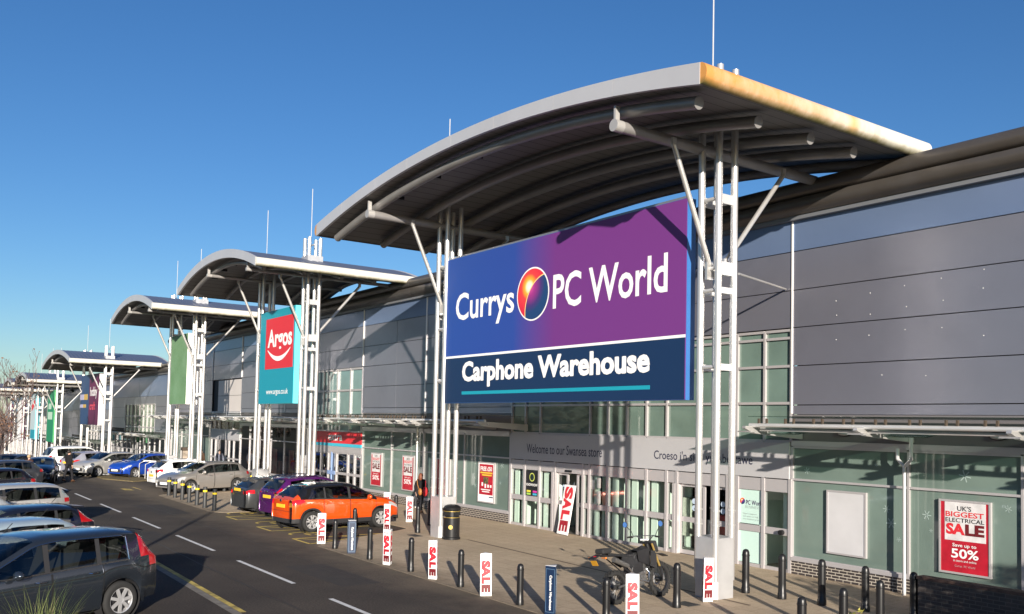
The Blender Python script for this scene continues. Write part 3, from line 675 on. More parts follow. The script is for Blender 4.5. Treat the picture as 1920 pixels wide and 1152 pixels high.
def canopy(label, Xc, half, apex, rt, rb, th, xl, xr, dz=0., zped=0., yf=-7.5, yb=.25, ribs=(-6.95,-5.15,-3.4,-1.8,-.2), beam_dx=None, rod=True, rusty=False, detail=1, group='arched canopies along the shop fronts'):
    t = thing('canopy', label, 'canopy', ((xl+xr)/2, -4.35, zped), 0, group)
    ztop = lambda x: apex - (rt - math.sqrt(max(0, rt*rt-(x-Xc)**2)))
    zbot = lambda x: apex - th - (rb - math.sqrt(max(0, rb*rb-(x-Xc)**2)))
    N = 44 if detail else 22
    xs = [Xc-half+2*half*i/N for i in range(N+1)]
    # ribbed roof sheet
    roof = MB(); ny = int((yb-yf)/.075); ys = [yf+.05+(yb-yf-.1)*j/ny for j in range(ny+1)]
    xr_ = xs[::2]; vs = [(x, y, ztop(x)+(.02 if j % 4 < 2 else -.012)) for x in xr_ for j, y in enumerate(ys)]; m = len(ys)
    roof.add(vs, [(i*m+j, (i+1)*m+j, (i+1)*m+j+1, i*m+j+1) for i in range(len(xr_)-1) for j in range(m-1)])
    roof.build('roof', roof_m, t)
    so = MB(); vs = []
    for x in xs: vs += [(x, yf+.06, zbot(x)), (x, yb, zbot(x))]
    so.add(vs, [(2*i, 2*i+1, 2*i+3, 2*i+2) for i in range(N)]); so.build('soffit', soffit_m, t, smooth=40)
    for nm, y0, y1 in (('fascia', yf-.03, yf+.06), ('rear_fascia', yb-.06, yb+.02)):
        f = MB(); seg = 8 if detail else 3
        for s_ in range(seg):
            xx = xs[s_*N//seg:(s_+1)*N//seg+1]; g = .008
            up = [(x, ztop(x)+.03) for x in xx]; dn = [(x, zbot(x)-.03) for x in xx[::-1]]
            up[0] = (up[0][0]+g, up[0][1]); dn[-1] = (dn[-1][0]+g, dn[-1][1])
            poly = up + dn; n = len(poly)
            A = [(p[0], y0, p[1]) for p in poly]; B = [(p[0], y1, p[1]) for p in poly]; k = len(xx); fs = []
            for i in range(k-1): fs += [(i, n-1-i, n-2-i, i+1), (n+i+1, 2*n-2-i, 2*n-1-i, n+i)]
            fs += [(i, (i+1) % n, n+(i+1) % n, n+i) for i in range(n)]
            f.add(A+B, fs)
        f.build(nm, cap_m, t)
    for sgn in (-1, 1):
        X = Xc+sgn*half; z0, z1 = zbot(X)-.03, ztop(X)+.03; zc = (z0+z1)/2; r = (z1-z0)/2
        n = 10; K = 24; vs = []; at = []
        prof_ = [(0, z0)] + [(sgn*r*.8*math.cos(a), zc+r*math.sin(a)) for a in (-math.pi/2+math.pi*k/n for k in range(n+1))] + [(0, z1)]
        for j in range(K+1):
            y = yf-.02 + (yb-yf+.03)*j/K
            for i, (dx, z) in enumerate(prof_): vs.append((X+dx, y, z)); at.append((j/K, 1-(z-z0)/(z1-z0), 0))
        L = len(prof_); e = MB(); e.add(vs, [(j*L+i, j*L+i+1, (j+1)*L+i+1, (j+1)*L+i) for j in range(K) for i in range(L-1)] + [tuple(range(L)), tuple(range(K*L, K*L+L))])
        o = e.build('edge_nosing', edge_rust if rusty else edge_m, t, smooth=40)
        q = o.data.attributes.new('grime', 'FLOAT_VECTOR', 'POINT')
        for i, u in enumerate(at): q.data[i].vector = u
    rr_ = .135 if half > 8 else .10; br_ = .13 if half > 8 else .08
    for y in ribs:
        rbm = MB(); xx = [Xc-half+.55+(2*half-1.1)*i/26 for i in range(27)]
        rbm.tube([(x, y, zbot(x)-rr_-.09) for x in xx], rr_, 12); rbm.build('rib', steel_dk, t, smooth=50)
    cl = [xl, xr]
    for xc in cl:
        zb = zbot(xc) - 2*rr_ - br_ - .14; xb = xc - (.3 if half > 8 else .0)
        bm_ = MB(); bm_.tube([(xb, -7.30, zb), (xb, -.35, zb)], br_, 14); bo = bm_.build('beam', steel_dk, t, smooth=50)
        cp = MB(); cp.tube([(xb,-7.33,zb),(xb,-7.10,zb)], br_*1.04, 14); cp.box(xb-.03, xb+.03, -7.30, -7.18, zb+br_, zb+br_+.3); cp.build('end_sleeve', mat('sleeve_grey', (.40,.39,.38), .42, .3), bo, smooth=50)
        cx, cy = xc, -4.35
        ptop = ztop(xc)+(.98 if xc > Xc else .6)
        for dx in (-.26, .26):
            for dy in (-.26, .26):
                p = MB(); p.tube([(cx+dx,cy+dy,zped+.4),(cx+dx,cy+dy,ptop)], .083, 12)
                for z in (zped+1.62, zped+1.95): p.tube([(cx+dx,cy+dy,z),(cx+dx,cy+dy,z+.03)], .10, 12)
                p.build('pole', white_m, t, smooth=50)
        pd = MB(); a = .34; c = .09
        pd.prism([(cx-a,cy-a+c),(cx-a+c,cy-a),(cx+a-c,cy-a),(cx+a,cy-a+c),(cx+a,cy+a-c),(cx+a-c,cy+a),(cx-a+c,cy+a),(cx-a,cy+a-c)], 'Z', zped-.05, zped+1.36)
        pd.build('pedestal', galv, t, bevel=.01)
        tp = MB()
        for z, h in ((zped+9.05-dz*0,.22),(zped+7.45,.30),(zped+6.95,.14),(zped+5.2,.15)):
            if z > zb-.5: continue
            for dx in (-.26, .26): tp.box(cx+dx-.02, cx+dx+.02, cy-.18, cy+.18, z-h/2, z+h/2)
            for dy in (-.26, .26): tp.cyl((cx-.19,cy+dy,z), (cx+.19,cy+dy,z), .045, 10)
        tp.build('tie_plate', steel, t)
        for s_, yt, yb_, ztp, zbt in ((0,-5.8,-4.62,zb-.2,zb-2.75),(1,-2.0,-4.05,zb-.2,zb-2.6)):
            st = MB(); st.tube([(cx,yt,ztp),(cx,yb_,zbt)], .06, 10); st.box(cx-.03, cx+.03, yb_-.1, yb_+.1, zbt-.35, zbt+.05); st.box(cx-.03, cx+.03, yt-.06, yt+.06, ztp-.03, ztp+.16)
            st.build('strut', white_m, t, smooth=50)
        tb = MB(); tb.box(cx-.2, cx+.2, cy-.02, cy+.02, ptop-.32, ptop-.26); tb.box(cx-.36, cx+.36, cy-.36, cy+.36, ztop(xc)-.1, ztop(xc)+.16); tb.build('roof_collar', galv, t)
        if rod:
            ro = MB(); ro.tube([(cx-.2,cy,ptop-.3),(cx-.2,cy,ptop+2.3)], .018, 6); ro.build('lightning_rod', steel, t)
    if detail:
        sp = MB()
        for k, x in enumerate((-4.9,-2.6,-.3,2.1,4.6)):
            X = Xc+x*half/9.1; sp.obox((X,-6.45,zbot(X)-.05), (.11,.0,0), (0,.11,0), (0,0,.05))
        sp.build('downlight', black_m, t)
    return t
canopy('largest arched grey canopy with rust stained edge over the purple sign', -20.87, 9.12, 11.64, 46.5, 41.4, .25, -26.05, -14.12, rusty=True)
canopy('arched canopy with white edge over the teal sign, second nearest', -42.1, 5.83, 11.46, 17.6, 18.0, .33, -43.6, -37.95)
canopy('arched canopy over the blank green sign, third nearest', -58.6, 5.35, 11.17, 16.1, 15.8, .31, -60.1, -54.9)
canopy('lower arched canopy with blue ribbed roof over the maroon sign', -86.6, 7.3, 9.38, 26.6, 26.0, .30, -89.8, -80.3, 2, -1.75, detail=0)
canopy('low arched canopy over the narrow green banner', -108.6, 4.9, 8.25, 14.5, 14.3, .28, -109.6, -104.2, 3, -2.8, detail=0)
canopy('low arched canopy over the pale teal banner', -120.6, 4.0, 8.0, 13.5, 13.3, .28, -122.2, -117.6, 3, -2.85, detail=0)
canopy('small distant canopy over the white and red banner', -133.5, 4.6, 7.7, 15, 14.8, .28, -134.4, -129.4, 3, -2.9, detail=0, rod=False)
canopy('farthest small canopy at the end of the retail park', -147.5, 5, 7.6, 16, 15.8, .28, -147.8, -143, 3, -2.9, detail=0, rod=False)
# ------------------------------------------------------------------ hanging signs
def signbox(label, x0, x1, z0, z1, front, sides, y0=-4.62, y1=-4.33, name='hanging_sign', group=None):
    b = MB(); b.box(x0, x1, y0+.01, y1, z0, z1); o = b.build(name, sides)
    tag(o, label, 'sign', group)
    f = MB(); f.box(x0+.012, x1-.012, y0, y0+.012, z0+.012, z1-.012); f.build('face', front, o, local=True)
    return o
def gradmat():
    m = mat('sign_gradient', (.05,.03,.3), .5); t = m.node_tree; b = t.nodes['Principled BSDF']
    tc = t.nodes.new('ShaderNodeTexCoord'); sp = t.nodes.new('ShaderNodeSeparateXYZ'); t.links.new(tc.outputs['Object'], sp.inputs[0])
    mr = t.nodes.new('ShaderNodeMapRange'); t.links.new(sp.outputs[0], mr.inputs[0]); mr.inputs[1].default_value = -25.8; mr.inputs[2].default_value = -14.8
    rp = t.nodes.new('ShaderNodeValToRGB'); t.links.new(mr.outputs[0], rp.inputs[0]); e = rp.color_ramp.elements
    for p, c in ((.0,(.018,.065,.30)),(.36,(.022,.060,.30)),(.54,(.150,.030,.200))):
        q = e.new(p); q.color = (*c, 1)
    e[-1].color = (.158,.033,.200,1); e[0].color = (.018,.065,.30,1)
    t.links.new(rp.outputs[0], b.inputs['Base Color']); return m
blue_side = mat('sign_side_blue', (.03,.13,.36), .5)
s1 = signbox('huge blue to purple store sign with round eclipse emblem and white lettering', -25.73, -14.82, 4.46, 9.24, gradmat(), blue_side)
yS = -4.62
nv = MB(); nv.box(-25.70, -14.85, yS-.004, yS, 4.475, 5.93); nv.build('lower_face', navy_m, s1, local=True)
ln = MB(); ln.box(-25.71, -14.84, yS-.008, yS, 5.93, 6.0); ln.build('dividing_line', white_p, s1, local=True)
ul = MB(); ul.box(-24.64, -16.0, yS-.009, yS-.003, 4.73, 4.83); ul.build('underline', mat('print_turquoise', (.01,.30,.40), .5), s1, local=True)
text('lettering', 'Currys', white_p, s1, (-25.12,-21.82,6.88,8.04), yS-.004, bold=.016)
text('lettering', 'PC World', white_p, s1, (-19.93,-15.44,7.06,8.04), yS-.004, bold=.016)
text('lettering', 'Carphone Warehouse', white_p, s1, (-24.62,-16.02,4.97,5.78), yS-.008, bold=.022, heavy=.018)
globe(s1, -20.89, 7.60, .74, yS-.005)
sp = MB(); sp.box(-25.7, -14.85, -4.50, -4.44, 9.24, 9.33)
o = sp.build('bird_spikes', mat('spike_grey', (.3,.3,.32), .4, .6), s1, local=True)
s2 = signbox('teal hanging sign with red square and white smile under the second canopy', -43.25, -38.80, 4.55, 9.0, teal_m, teal_l, -4.72, -4.2)
q = MB(); q.box(-42.47, -38.95, -4.728, -4.72, 6.2, 8.62); q.build('red_square', red_m, s2, local=True)
text('lettering', 'Argos', white_p, s2, (-42.15,-39.1,6.98,8.08), -4.732, bold=.02, heavy=.015)
sm = MB(); n = 20; vs = []
for i in range(n+1):
    u = i/n*2-1; x = -40.7+1.45*u; zc_ = 6.66+.45*u*u; th = .17*(1-u*u)+.05
    vs += [(x,-4.733,zc_-th/2),(x,-4.733,zc_+th/2)]
sm.add(vs, [(2*i,2*i+2,2*i+3,2*i+1) for i in range(n)]); sm.build('smile_mark', white_p, s2, local=True)
text('lettering', 'www.argos.co.uk', white_p, s2, (-42.2,-39.4,4.92,5.25), -4.726, bold=.012)
signbox('blank moss stained green hanging sign with white side under the third canopy', -59.62, -55.95, 4.62, 8.95, mat('sign_blank_green', (.16,.29,.16), .7, 0, .3, noise=(.9,.6,(.09,.20,.08)), noise2=(7,.25,(.24,.36,.22))), mat('sign_side_white', (.82,.80,.78), .5), -4.72, -4.0)
s4 = signbox('tall sign, blue half and maroon half, white lettering, under the lower canopy', -90.1, -82.0, 3.0, 7.42, mat('sign_slate_blue', (.025,.06,.15), .5), trim, -4.72, -4.2)
q = MB(); q.box(-86.2, -82.02, -4.73, -4.72, 3.02, 7.40); q.build('maroon_half', mat('sign_maroon', (.12,.012,.06), .5), s4, local=True)
text('lettering', 'hobby', white_p, s4, (-85.7,-82.7,5.25,6.3), -4.735, bold=.02)
text('lettering', 'craft', mat('print_coral', (.75,.08,.12), .5), s4, (-85.7,-83.3,4.3,5.0), -4.735, bold=.02)
q = MB(); q.box(-90.4, -88.6, -4.73, -4.72, 5.2, 5.7); q.box(-90.3, -88.9, -4.73, -4.72, 4.5, 4.8); q.build('pale_wordmark', mat('print_lilac', (.42,.40,.55), .5), s4, local=True)
q = MB(); q.box(-88.5, -86.9, -4.73, -4.72, 5.2, 5.7); q.box(-88.8, -87.5, -4.73, -4.72, 4.5, 4.8); q.build('gold_wordmark', mat('print_gold', (.55,.36,.08), .5), s4, local=True)
s5 = signbox('narrow bright green hanging banner with pale writing, beside the maroon sign', -109.4, -105.1, .9, 6.4, mat('sign_green', (.01,.22,.10), .5), mat('sign_side_green', (.05,.3,.1), .5), -4.72, -4.3)
q = MB(); q.box(-108.8, -106, -4.73, -4.72, 3.3, 4.1); q.box(-108.6, -106.8, -4.73, -4.72, 4.4, 5.0); q.build('pale_wordmark', mat('print_mint', (.45,.62,.50), .5), s5, local=True)
s6 = signbox('pale teal and white hanging banner farther along the row', -121.9, -118.2, .9, 6.2, mat('sign_pale', (.45,.55,.58), .5), teal_l, -4.72, -4.3)
q = MB(); q.box(-121.8, -118.3, -4.73, -4.72, .95, 2.0); q.build('teal_band', teal_m, s6, local=True)
q = MB(); q.obox((-120.1,-4.73,4.9), (1.3,0,.4), (0,.005,0), (-.1,0,.35)); q.build('red_mark', red_m, s6, local=True)
s7 = signbox('white and maroon banner near the far end of the row', -133.8, -130, .5, 5.6, white_p, mat('sign_maroon', (.12,.012,.06), .5), -4.72, -4.3)
s8 = signbox('white and dark banner, farthest along the row', -147.2, -143.5, .0, 5.2, mat('sign_white_dirty', (.6,.6,.62), .6, noise=(1.2,.8,(.05,.05,.07))), mat('sign_maroon', (.12,.012,.06), .5), -4.72, -4.3)
# ------------------------------------------------------------------ framed posters on the shop fronts
def poster(label, x0, x1, z0, z1, m, y=-.03, fr=.045, group=None):
    f = MB()
    for a, b, c, d in ((x0,x1,z1-fr,z1),(x0,x1,z0,z0+fr),(x0,x0+fr,z0+fr,z1-fr),(x1-fr,x1,z0+fr,z1-fr)): f.box(a, b, y, .045, c, d)
    o = f.build('poster', frame_m); tag(o, label, 'poster', group)
    p = MB(); p.box(x0+fr, x1-fr, y+.012, .045, z0+fr, z1-fr); p.build('print', m, o, local=True)
    return o
poster('blank white framed poster on the green glass left of the drainpipe', -14.26, -13.13, .69, 2.30, mat('poster_blank', (.56,.555,.57), .35, noise=(1.5,.10)))
paper = mat('poster_paper', (.72,.70,.70), .5, noise=(4,.22)); pred = mat('poster_red', (.48,.012,.03), .4, noise=(3,.25))
p = poster('large red and white biggest electrical sale poster right of the drainpipe', -11.27, -10.09, .65, 2.31, pred)
yP = -.022
w_ = MB(); w_.box(-11.13, -10.20, yP, -.018, 1.40, 2.26); w_.build('paper_panel', paper, p, local=True)
yT = yP-.003
text('lettering', "UK'S", black_p, p, (-10.84,-10.52,2.07,2.18), yT, bold=.012)
text('lettering', 'BIGGEST', red_m, p, (-11.11,-10.24,1.93,2.05), yT, bold=.02)
text('lettering', 'ELECTRICAL', black_p, p, (-11.11,-10.23,1.81,1.905), yT, bold=.012)
text('lettering', 'SA', red_m, p, (-11.10,-10.66,1.53,1.785), yT, bold=.05)
text('lettering', 'LE', deepred, p, (-10.66,-10.23,1.53,1.785), yT, bold=.05)
text('lettering', 'Save up to', white_p, p, (-10.95,-10.41,1.24,1.34), yT, bold=.01)
text('lettering', '50%', white_p, p, (-10.98,-10.36,1.01,1.22), yT, bold=.02)
text('lettering', 'in store and online', white_p, p, (-10.93,-10.41,.93,.98), yT)
text('lettering', 'Currys  PC World', mat('print_pink', (.55,.35,.36), .5), p, (-10.90,-10.44,.80,.86), yT)
p = poster('red free offer poster in the window left of the store entrance', -30.60, -29.42, .66, 2.28, white_p)
w_ = MB(); w_.box(-30.50, -29.52, yP, -.018, .98, 2.19); w_.build('red_panel', pred, p, local=True)
text('lettering', 'FREE £50', white_p, p, (-30.42,-29.6,1.92,2.10), yT, bold=.03)
for i, (z, a, b) in enumerate(((1.82,-30.43,-29.57),(1.73,-30.3,-29.62))):
    q = MB(); q.box(a, b, yT, yP, z, z+.06); q.build('yellow_line', mat('print_yellow', (.75,.50,.05), .5), p, local=True)
q = MB(); q.box(-30.2, -29.85, yT, yP, 1.42, 1.68); q.build('picture', mat('print_photo', (.02,.04,.04), .4, noise=(9,.7,(.35,.25,.05))), p, local=True)
q = MB()
for x, z, h in ((-30.32,1.32,.14),(-30.1,1.25,.16),(-29.9,1.27,.12),(-29.72,1.28,.1)): q.box(x, x+.1, yT-.001, yP, z, z+h)
q.box(-30.36, -29.7, yT, yP, 1.16, 1.20); q.box(-30.28, -29.76, yT, yP, 1.08, 1.12); q.build('print_block', white_p, p, local=True)
q = MB(); q.box(-29.78, -29.5, yT, -.018, .88, .92); q.build('footer_mark', navy_m, p, local=True)
p = poster('red sale poster behind the left column cluster', -33.9, -32.8, .66, 2.28, pred)
q = MB(); q.box(-33.2, -32.95, yP, -.018, 1.2, 2.1); q.build('print_block', paper, p, local=True)
def salepost(label, x0, x1, group):
    p = poster(label, x0, x1, .67, 2.29, paper, group=group); c = (x0+x1)/2; h = (x1-x0)/2
    w_ = MB(); w_.box(x0+.05, x1-.05, yP, -.018, .72, 1.36); w_.box(x0+.05, x0+.14, yP, -.018, 1.36, 2.2); w_.box(x1-.14, x1-.05, yP, -.018, 1.36, 2.2); w_.build('red_panel', pred, p, local=True)
    text('lettering', "UK'S", black_p, p, (c-.14,c+.14,2.08,2.18), yT, bold=.01)
    text('lettering', 'BIGGEST', red_m, p, (c-.36,c+.36,1.93,2.05), yT, bold=.02)
    text('lettering', 'ELECTRICAL', black_p, p, (c-.36,c+.36,1.82,1.90), yT, bold=.01)
    text('lettering', 'SALE', deepred, p, (c-.38,c+.38,1.50,1.78), yT, bold=.04)
    text('lettering', 'Save up to', white_p, p, (c-.28,c+.28,1.23,1.31), yT, bold=.01)
    text('lettering', '50%', white_p, p, (c-.34,c+.34,.98,1.2), yT, bold=.02)
salepost('red and white sale poster in the glass front nearer the red extra fascia', -40.24, -39.12, 'sale posters beside the extra fascia')
salepost('red and white sale poster in the glass front beside the woman in black', -37.02, -35.92, 'sale posters beside the extra fascia')
# ------------------------------------------------------------------ vehicles
car_glass = glassmat('car_glass', (.42,.46,.45), .05)
car_int = mat('car_interior', (.06,.058,.058), .8)
tail_red = mat('tail_lamp', (.45,.008,.012), .12, 0, .6, coat=.6)
amber = mat('lamp_amber', (.75,.20,.02), .15)
lamp_clear = mat('lamp_clear', (.62,.64,.66), .08, .4, .8, coat=.7)
plate_y = mat('plate_yellow', (.78,.48,.03), .4); plate_w = mat('plate_white', (.82,.82,.80), .4)
rim_m = mat('alloy', (.62,.62,.63), .28, .6); rim_d = mat('alloy_dark', (.05,.05,.055), .3, .6)
clad_m = mat('cladding_black', (.022,.022,.024), .6)
chrome = mat('chrome', (.75,.75,.76), .12, 1.)
seam_m = mat('panel_gap', (.006,.006,.006), .8)
def paint(name, c, metal=.45, rough=.28):
    return mat('paint_'+name, c, rough, metal, .5, coat=1., noise=(60,.04))
def lin(pts, x):
    if x <= pts[0][0]: return pts[0][1]
    for (a, b), (c, d) in zip(pts, pts[1:]):
        if x <= c: return b + (d-b)*(x-a)/(c-a) if c > a else d
    return pts[-1][1]
WHEELS = {}
def wheel_parts(parent, x, y, r, side, style, wd=.20):
    """tyre with the rim as its sub-part; side=+1 faces +y"""
    key = (round(r, 3), side, style)
    if key not in WHEELS:
        t = MB(); h = wd/2
        t.lathe([(r*.66,-h*.9),(r*.80,-h),(r*.93,-h*.95),(r*.99,-h*.7),(r,-h*.3),(r,h*.3),(r*.99,h*.7),(r*.93,h*.95),(r*.80,h),(r*.66,h*.9)], 28, axis='Y')
        me = bpy.data.meshes.new('tyre'); me.from_pydata(t.v, [], t.f); me.materials.append(rubber)
        for p in me.polygons: p.use_smooth = True
        q = MB(); R_ = r*.67; o = side*h
        q.lathe([(R_*1.0,o*.95),(R_*.93,o*.85),(R_*.90,o*.2),(R_*.90,-o*.6)], 28, axis='Y')
        n, sw, dbl = {'five': (5,.16,0), 'seven': (7,.12,0), 'six': (6,.13,0), 'ten': (5,.10,1), 'disc': (9,.13,0)}[style]
        for k in range(n):
            for off in ((0,) if not dbl else (-.22, .22)):
                a = 2*math.pi*k/n+.3; u = Vector((math.cos(a),0,math.sin(a))); v = Vector((-math.sin(a),0,math.cos(a)))
                c0 = u*R_*.18 + v*0; c1 = u*R_*.92 + v*off*R_
                d = (c1-c0); m_ = (c0+c1)/2 + Vector((0,o*.72,0)); nrm = Vector((0,1,0)); pv_ = d.normalized().cross(nrm)
                q.obox(m_, d/2, pv_*sw*R_, nrm*.018)
        q.lathe([(0,o*.86),(R_*.2,o*.84),(R_*.26,o*.6)], 14, axis='Y')
        mr = bpy.data.meshes.new('rim'); mr.from_pydata(q.v, [], q.f); mr.materials.append(rim_m)
        b = MB(); b.lathe([(0,o*.15),(R_*.9,o*.15)], 20, axis='Y'); mb_ = bpy.data.meshes.new('brake_disc'); mb_.from_pydata(b.v, [], b.f); mb_.materials.append(rim_d)
        WHEELS[key] = (me, mr, mb_)
    me, mr, mb_ = WHEELS[key]
    o = bpy.data.objects.new('wheel', me); COL.objects.link(o); o.parent = parent; o.location = (x, y, r)
    for nm, m2 in (('rim', mr), ('brake_disc', mb_)):
        c = bpy.data.objects.new(nm, m2); COL.objects.link(c); c.parent = o
    return o
def car(name, label, loc, heading, L, W, H, col, top, belt, gh, wins, doors=((.2,1),), wr=.32, axles=None, style='five', tails=None, heads=None,
        cladding=None, roofcol=None, rails=False, rear_plate=.78, group=None, cat='car', scale=1., roofw=.74, sill=.22, roof_box=False, tailname='tail_light', spoiler=0, bright=False, plates=True, pale_roof=None):
    """x forward. top: roofline (x,z) from tail to nose; belt: (x,z); gh=(rear glass low x, rear glass top x, windscreen top x, windscreen low x)"""
    t = thing(name, label, cat, loc, R(heading), group)
    t.scale = (scale,)*3
    hl = L/2; axles = axles or (-L*.30, L*.31)
    ar = wr*1.16
    tp = lambda x: lin(top, x)
    bt = lambda x: min(lin(belt, x), tps(x)-.045)
    def tps(x):  # smoothed roofline
        return sum(tp(x+d*.07)*k for d, k in ((-2,.1),(-1,.22),(0,.36),(1,.22),(2,.1)))
    def low(x):
        z = sill + (.06 if abs(x) > hl-.35 else 0)
        for a in axles:
            if abs(x-a) < ar: z = max(z, wr*.98 + math.sqrt(ar*ar-(x-a)**2))
        return z
    def hw(x):
        q = max(0, (abs(x)-(hl-.85))/.85); return W/2*(1-.20*q**2.2)
    xs = [-hl, -hl+.02, -hl+.06] + [-hl+.06+(L-.12)*i/64 for i in range(1, 64)] + [hl-.06, hl-.02, hl]
    for a in axles: xs += [a-ar-.004, a-ar+.004, a+ar-.004, a+ar+.004]
    for a in gh: xs += [a]
    for a, b in wins: xs += [a, b]
    xs = sorted(set(round(x, 4) for x in xs))
    xs = [x for i, x in enumerate(xs) if i == 0 or x-xs[i-1] > .003]
    NR = 10
    def ring(x):
        e = hl-abs(x); pinch = 1-.06*max(0, 1-e/.06)
        zt = tps(x); zb = bt(x); zl = low(x); w_ = hw(x)*pinch; s = min(1, max(0, (zt-zb-.05)/.32)); s = s*s*(3-2*s)
        wr_ = W/2*roofw*(1-.10*max(0, (abs(x)-hl*.45)/(hl*.55)))*pinch
        dz = max(.05, zb-zl)
        r = [(w_*.93, zl), (w_*.99, zl+dz*.2), (w_*1.0, zl+dz*.5), (w_*.995, zl+dz*.8), (w_*.955, zb)]
        cab = [(w_*.94, zb+.035), (wr_+.055, zt-.125), (wr_-.02, zt-.05), (wr_*.55, zt-.008), (0, zt)]
        hood = [(w_*.91, zb+(zt-zb)*.45), (w_*.83, zb+(zt-zb)*.75), (w_*.70, zt-.012), (w_*.4, zt-.002), (0, zt+.004)]
        return r + [(h_[0]+(c_[0]-h_[0])*s, h_[1]+(c_[1]-h_[1])*s) for h_, c_ in zip(hood, cab)], s
    V = []; idx = {}; SS = []
    rings = []
    for x in xs:
        rg, s = ring(x); rings.append(rg); SS.append(s)
    for i, x in enumerate(xs):
        for j in range(NR):
            y, z = rings[i][j]
            idx[i, j, 1] = len(V); V.append((x, y, z))
            if j < NR-1: idx[i, j, -1] = len(V); V.append((x, -y, z))
            else: idx[i, j, -1] = idx[i, j, 1]
    F = {}
    def put(k, f): F.setdefault(k, []).append(f)
    tails = tails or ((-hl, -hl+.28, 3, 4),); heads = heads or ((hl-.48, hl, 3, 4),)
    for i in range(len(xs)-1):
        xm = (xs[i]+xs[i+1])/2; s = (SS[i]+SS[i+1])/2
        for j in range(NR-1):
            for sd in (1, -1):
                f = (idx[i,j,sd], idx[i+1,j,sd], idx[i+1,j+1,sd], idx[i,j+1,sd])
                if sd == -1: f = f[::-1]
                k = 'body'
                if j == 5 and s > .25 and any(a < xm < b for a, b in wins): k = 'side_window'
                elif j >= 7 and gh[2] < xm < gh[3]: k = 'windscreen'
                elif j >= 7 and gh[0] < xm < gh[1]: k = 'rear_window'
                elif j >= 7 and roofcol and gh[1] <= xm <= gh[2]: k = 'roof'
                elif j in (4, 5, 6) and roofcol and s > .3: k = 'roof'
                for a, b, c, d in tails:
                    if a <= xm <= b and c <= j <= d-1: k = ('L' if sd == 1 else 'R')+'tail'
                for a, b, c, d in heads:
                    if a <= xm <= b and c <= j <= d-1: k = ('L' if sd == 1 else 'R')+'head'
                if cladding and j < cladding and k == 'body': k = 'lower_cladding'
                if k == 'body' and j < 4:
                    for q, (a, b) in enumerate(doors):
                        if a < xm < b: k = 'door%d%d' % (q, sd)
                put(k, f)
    # end caps, four columns each side
    for i, sg in ((0, -1), (len(xs)-1, 1)):
        cols = (-1, -.70, -.35, 0, .35, .70, 1)
        g = {}
        for j in range(NR):
            y, z = rings[i][j]
            for c, q in enumerate(cols):
                if q == 1: g[j, c] = idx[i, j, 1]
                elif q == -1: g[j, c] = idx[i, j, -1]
                else: g[j, c] = len(V); V.append((xs[i]+sg*.05*(1-q*q), y*q, z))
        for j in range(NR-1):
            for c in range(len(cols)-1):
                f = (g[j,c], g[j,c+1], g[j+1,c+1], g[j+1,c])
                f = f if sg > 0 else f[::-1]
                f = tuple(dict.fromkeys(f))
                if len(f) < 3: continue
                k = 'body'
                if cladding and j < cladding: k = 'lower_cladding'
                lst = tails if sg < 0 else heads
                if c in (0, 5) and any(c_ <= j <= d_-1 and j < 5 for a_, b_, c_, d_ in lst) : k = ('R' if c == 0 else 'L')+('tail' if sg < 0 else 'head')
                if sg > 0 and j in (1, 2) and 0 < c < 5: k = 'grille'
                put(k, f)
    full = bpy.data.meshes.new('tmp'); allf = [f for q in F.values() for f in q]; full.from_pydata(V, [], allf); full.update()
    nrm = [v.normal.copy() for v in full.vertices]; bpy.data.meshes.remove(full)
    pm = col
    mats = {'body': pm, 'side_window': car_glass, 'windscreen': car_glass, 'rear_window': car_glass, 'roof': roofcol or pm, 'lower_cladding': clad_m, 'grille': clad_m}
    names = {'Ltail': (tailname, tail_red), 'Rtail': (tailname, tail_red), 'Lhead': ('headlight', lamp_clear), 'Rhead': ('headlight', lamp_clear)}
    body = None
    for k in sorted(F, key=lambda q: q != 'body'):
        fs = F[k]; us = sorted({v for f in fs for v in f}); mp = {u: n for n, u in enumerate(us)}
        nm, m_ = names.get(k, (k, mats.get(k, pm)))
        if k.startswith('door'): nm = 'door'
        if k == 'body' and roofcol:
            q = MB(); q.v = list(V); q.f = fs
            isl = q.islands()
            if len(isl) > 1:
                isl.sort(key=lambda b: sum(v[0] for v in b.v)/len(b.v)); ni = {tuple(round(c, 5) for c in V[u]): nrm[u] for u in us}
                for b, n2 in zip(isl, ('body', 'bonnet', 'bonnet')):
                    o = b._build(n2, m_, t, local=True)
                    for p in o.data.polygons: p.use_smooth = True
                    o.data.normals_split_custom_set_from_vertices([ni[tuple(round(c, 5) for c in v)] for v in b.v])
                continue
        if k == 'side_window':
            q = MB(); q.v = list(V); q.f = fs
            ni = {tuple(round(c, 5) for c in V[u]): nrm[u] for u in us}
            for b in q.islands():
                o = b._build(nm, m_, t, local=True)
                for p in o.data.polygons: p.use_smooth = True
                o.data.normals_split_custom_set_from_vertices([ni[tuple(round(c, 5) for c in v)] for v in b.v])
            continue
        me = bpy.data.meshes.new(nm); me.from_pydata([V[u] for u in us], [], [tuple(mp[v] for v in f) for f in fs]); me.materials.append(m_)
        for p in me.polygons: p.use_smooth = True
        me.update()
        try: me.normals_split_custom_set_from_vertices([nrm[u] for u in us])
        except Exception: pass
        o = bpy.data.objects.new(nm, me); COL.objects.link(o); o.parent = t
        if k.startswith('door'):
            a, b = doors[int(k[4])]; sd = 1 if k[5:] == '1' else -1
            hx = a+.20; rg, _ = ring(hx); y = rg[3][0]*sd; z = (rg[3][1]+rg[4][1])/2-.03
            h = MB(); h.tube([(hx-.10,y-.0*sd,z),(hx-.06,y+.035*sd,z),(hx+.06,y+.035*sd,z),(hx+.10,y,z)], .014, 6); h.build('handle', chrome if not roofcol else pm, o, local=True)
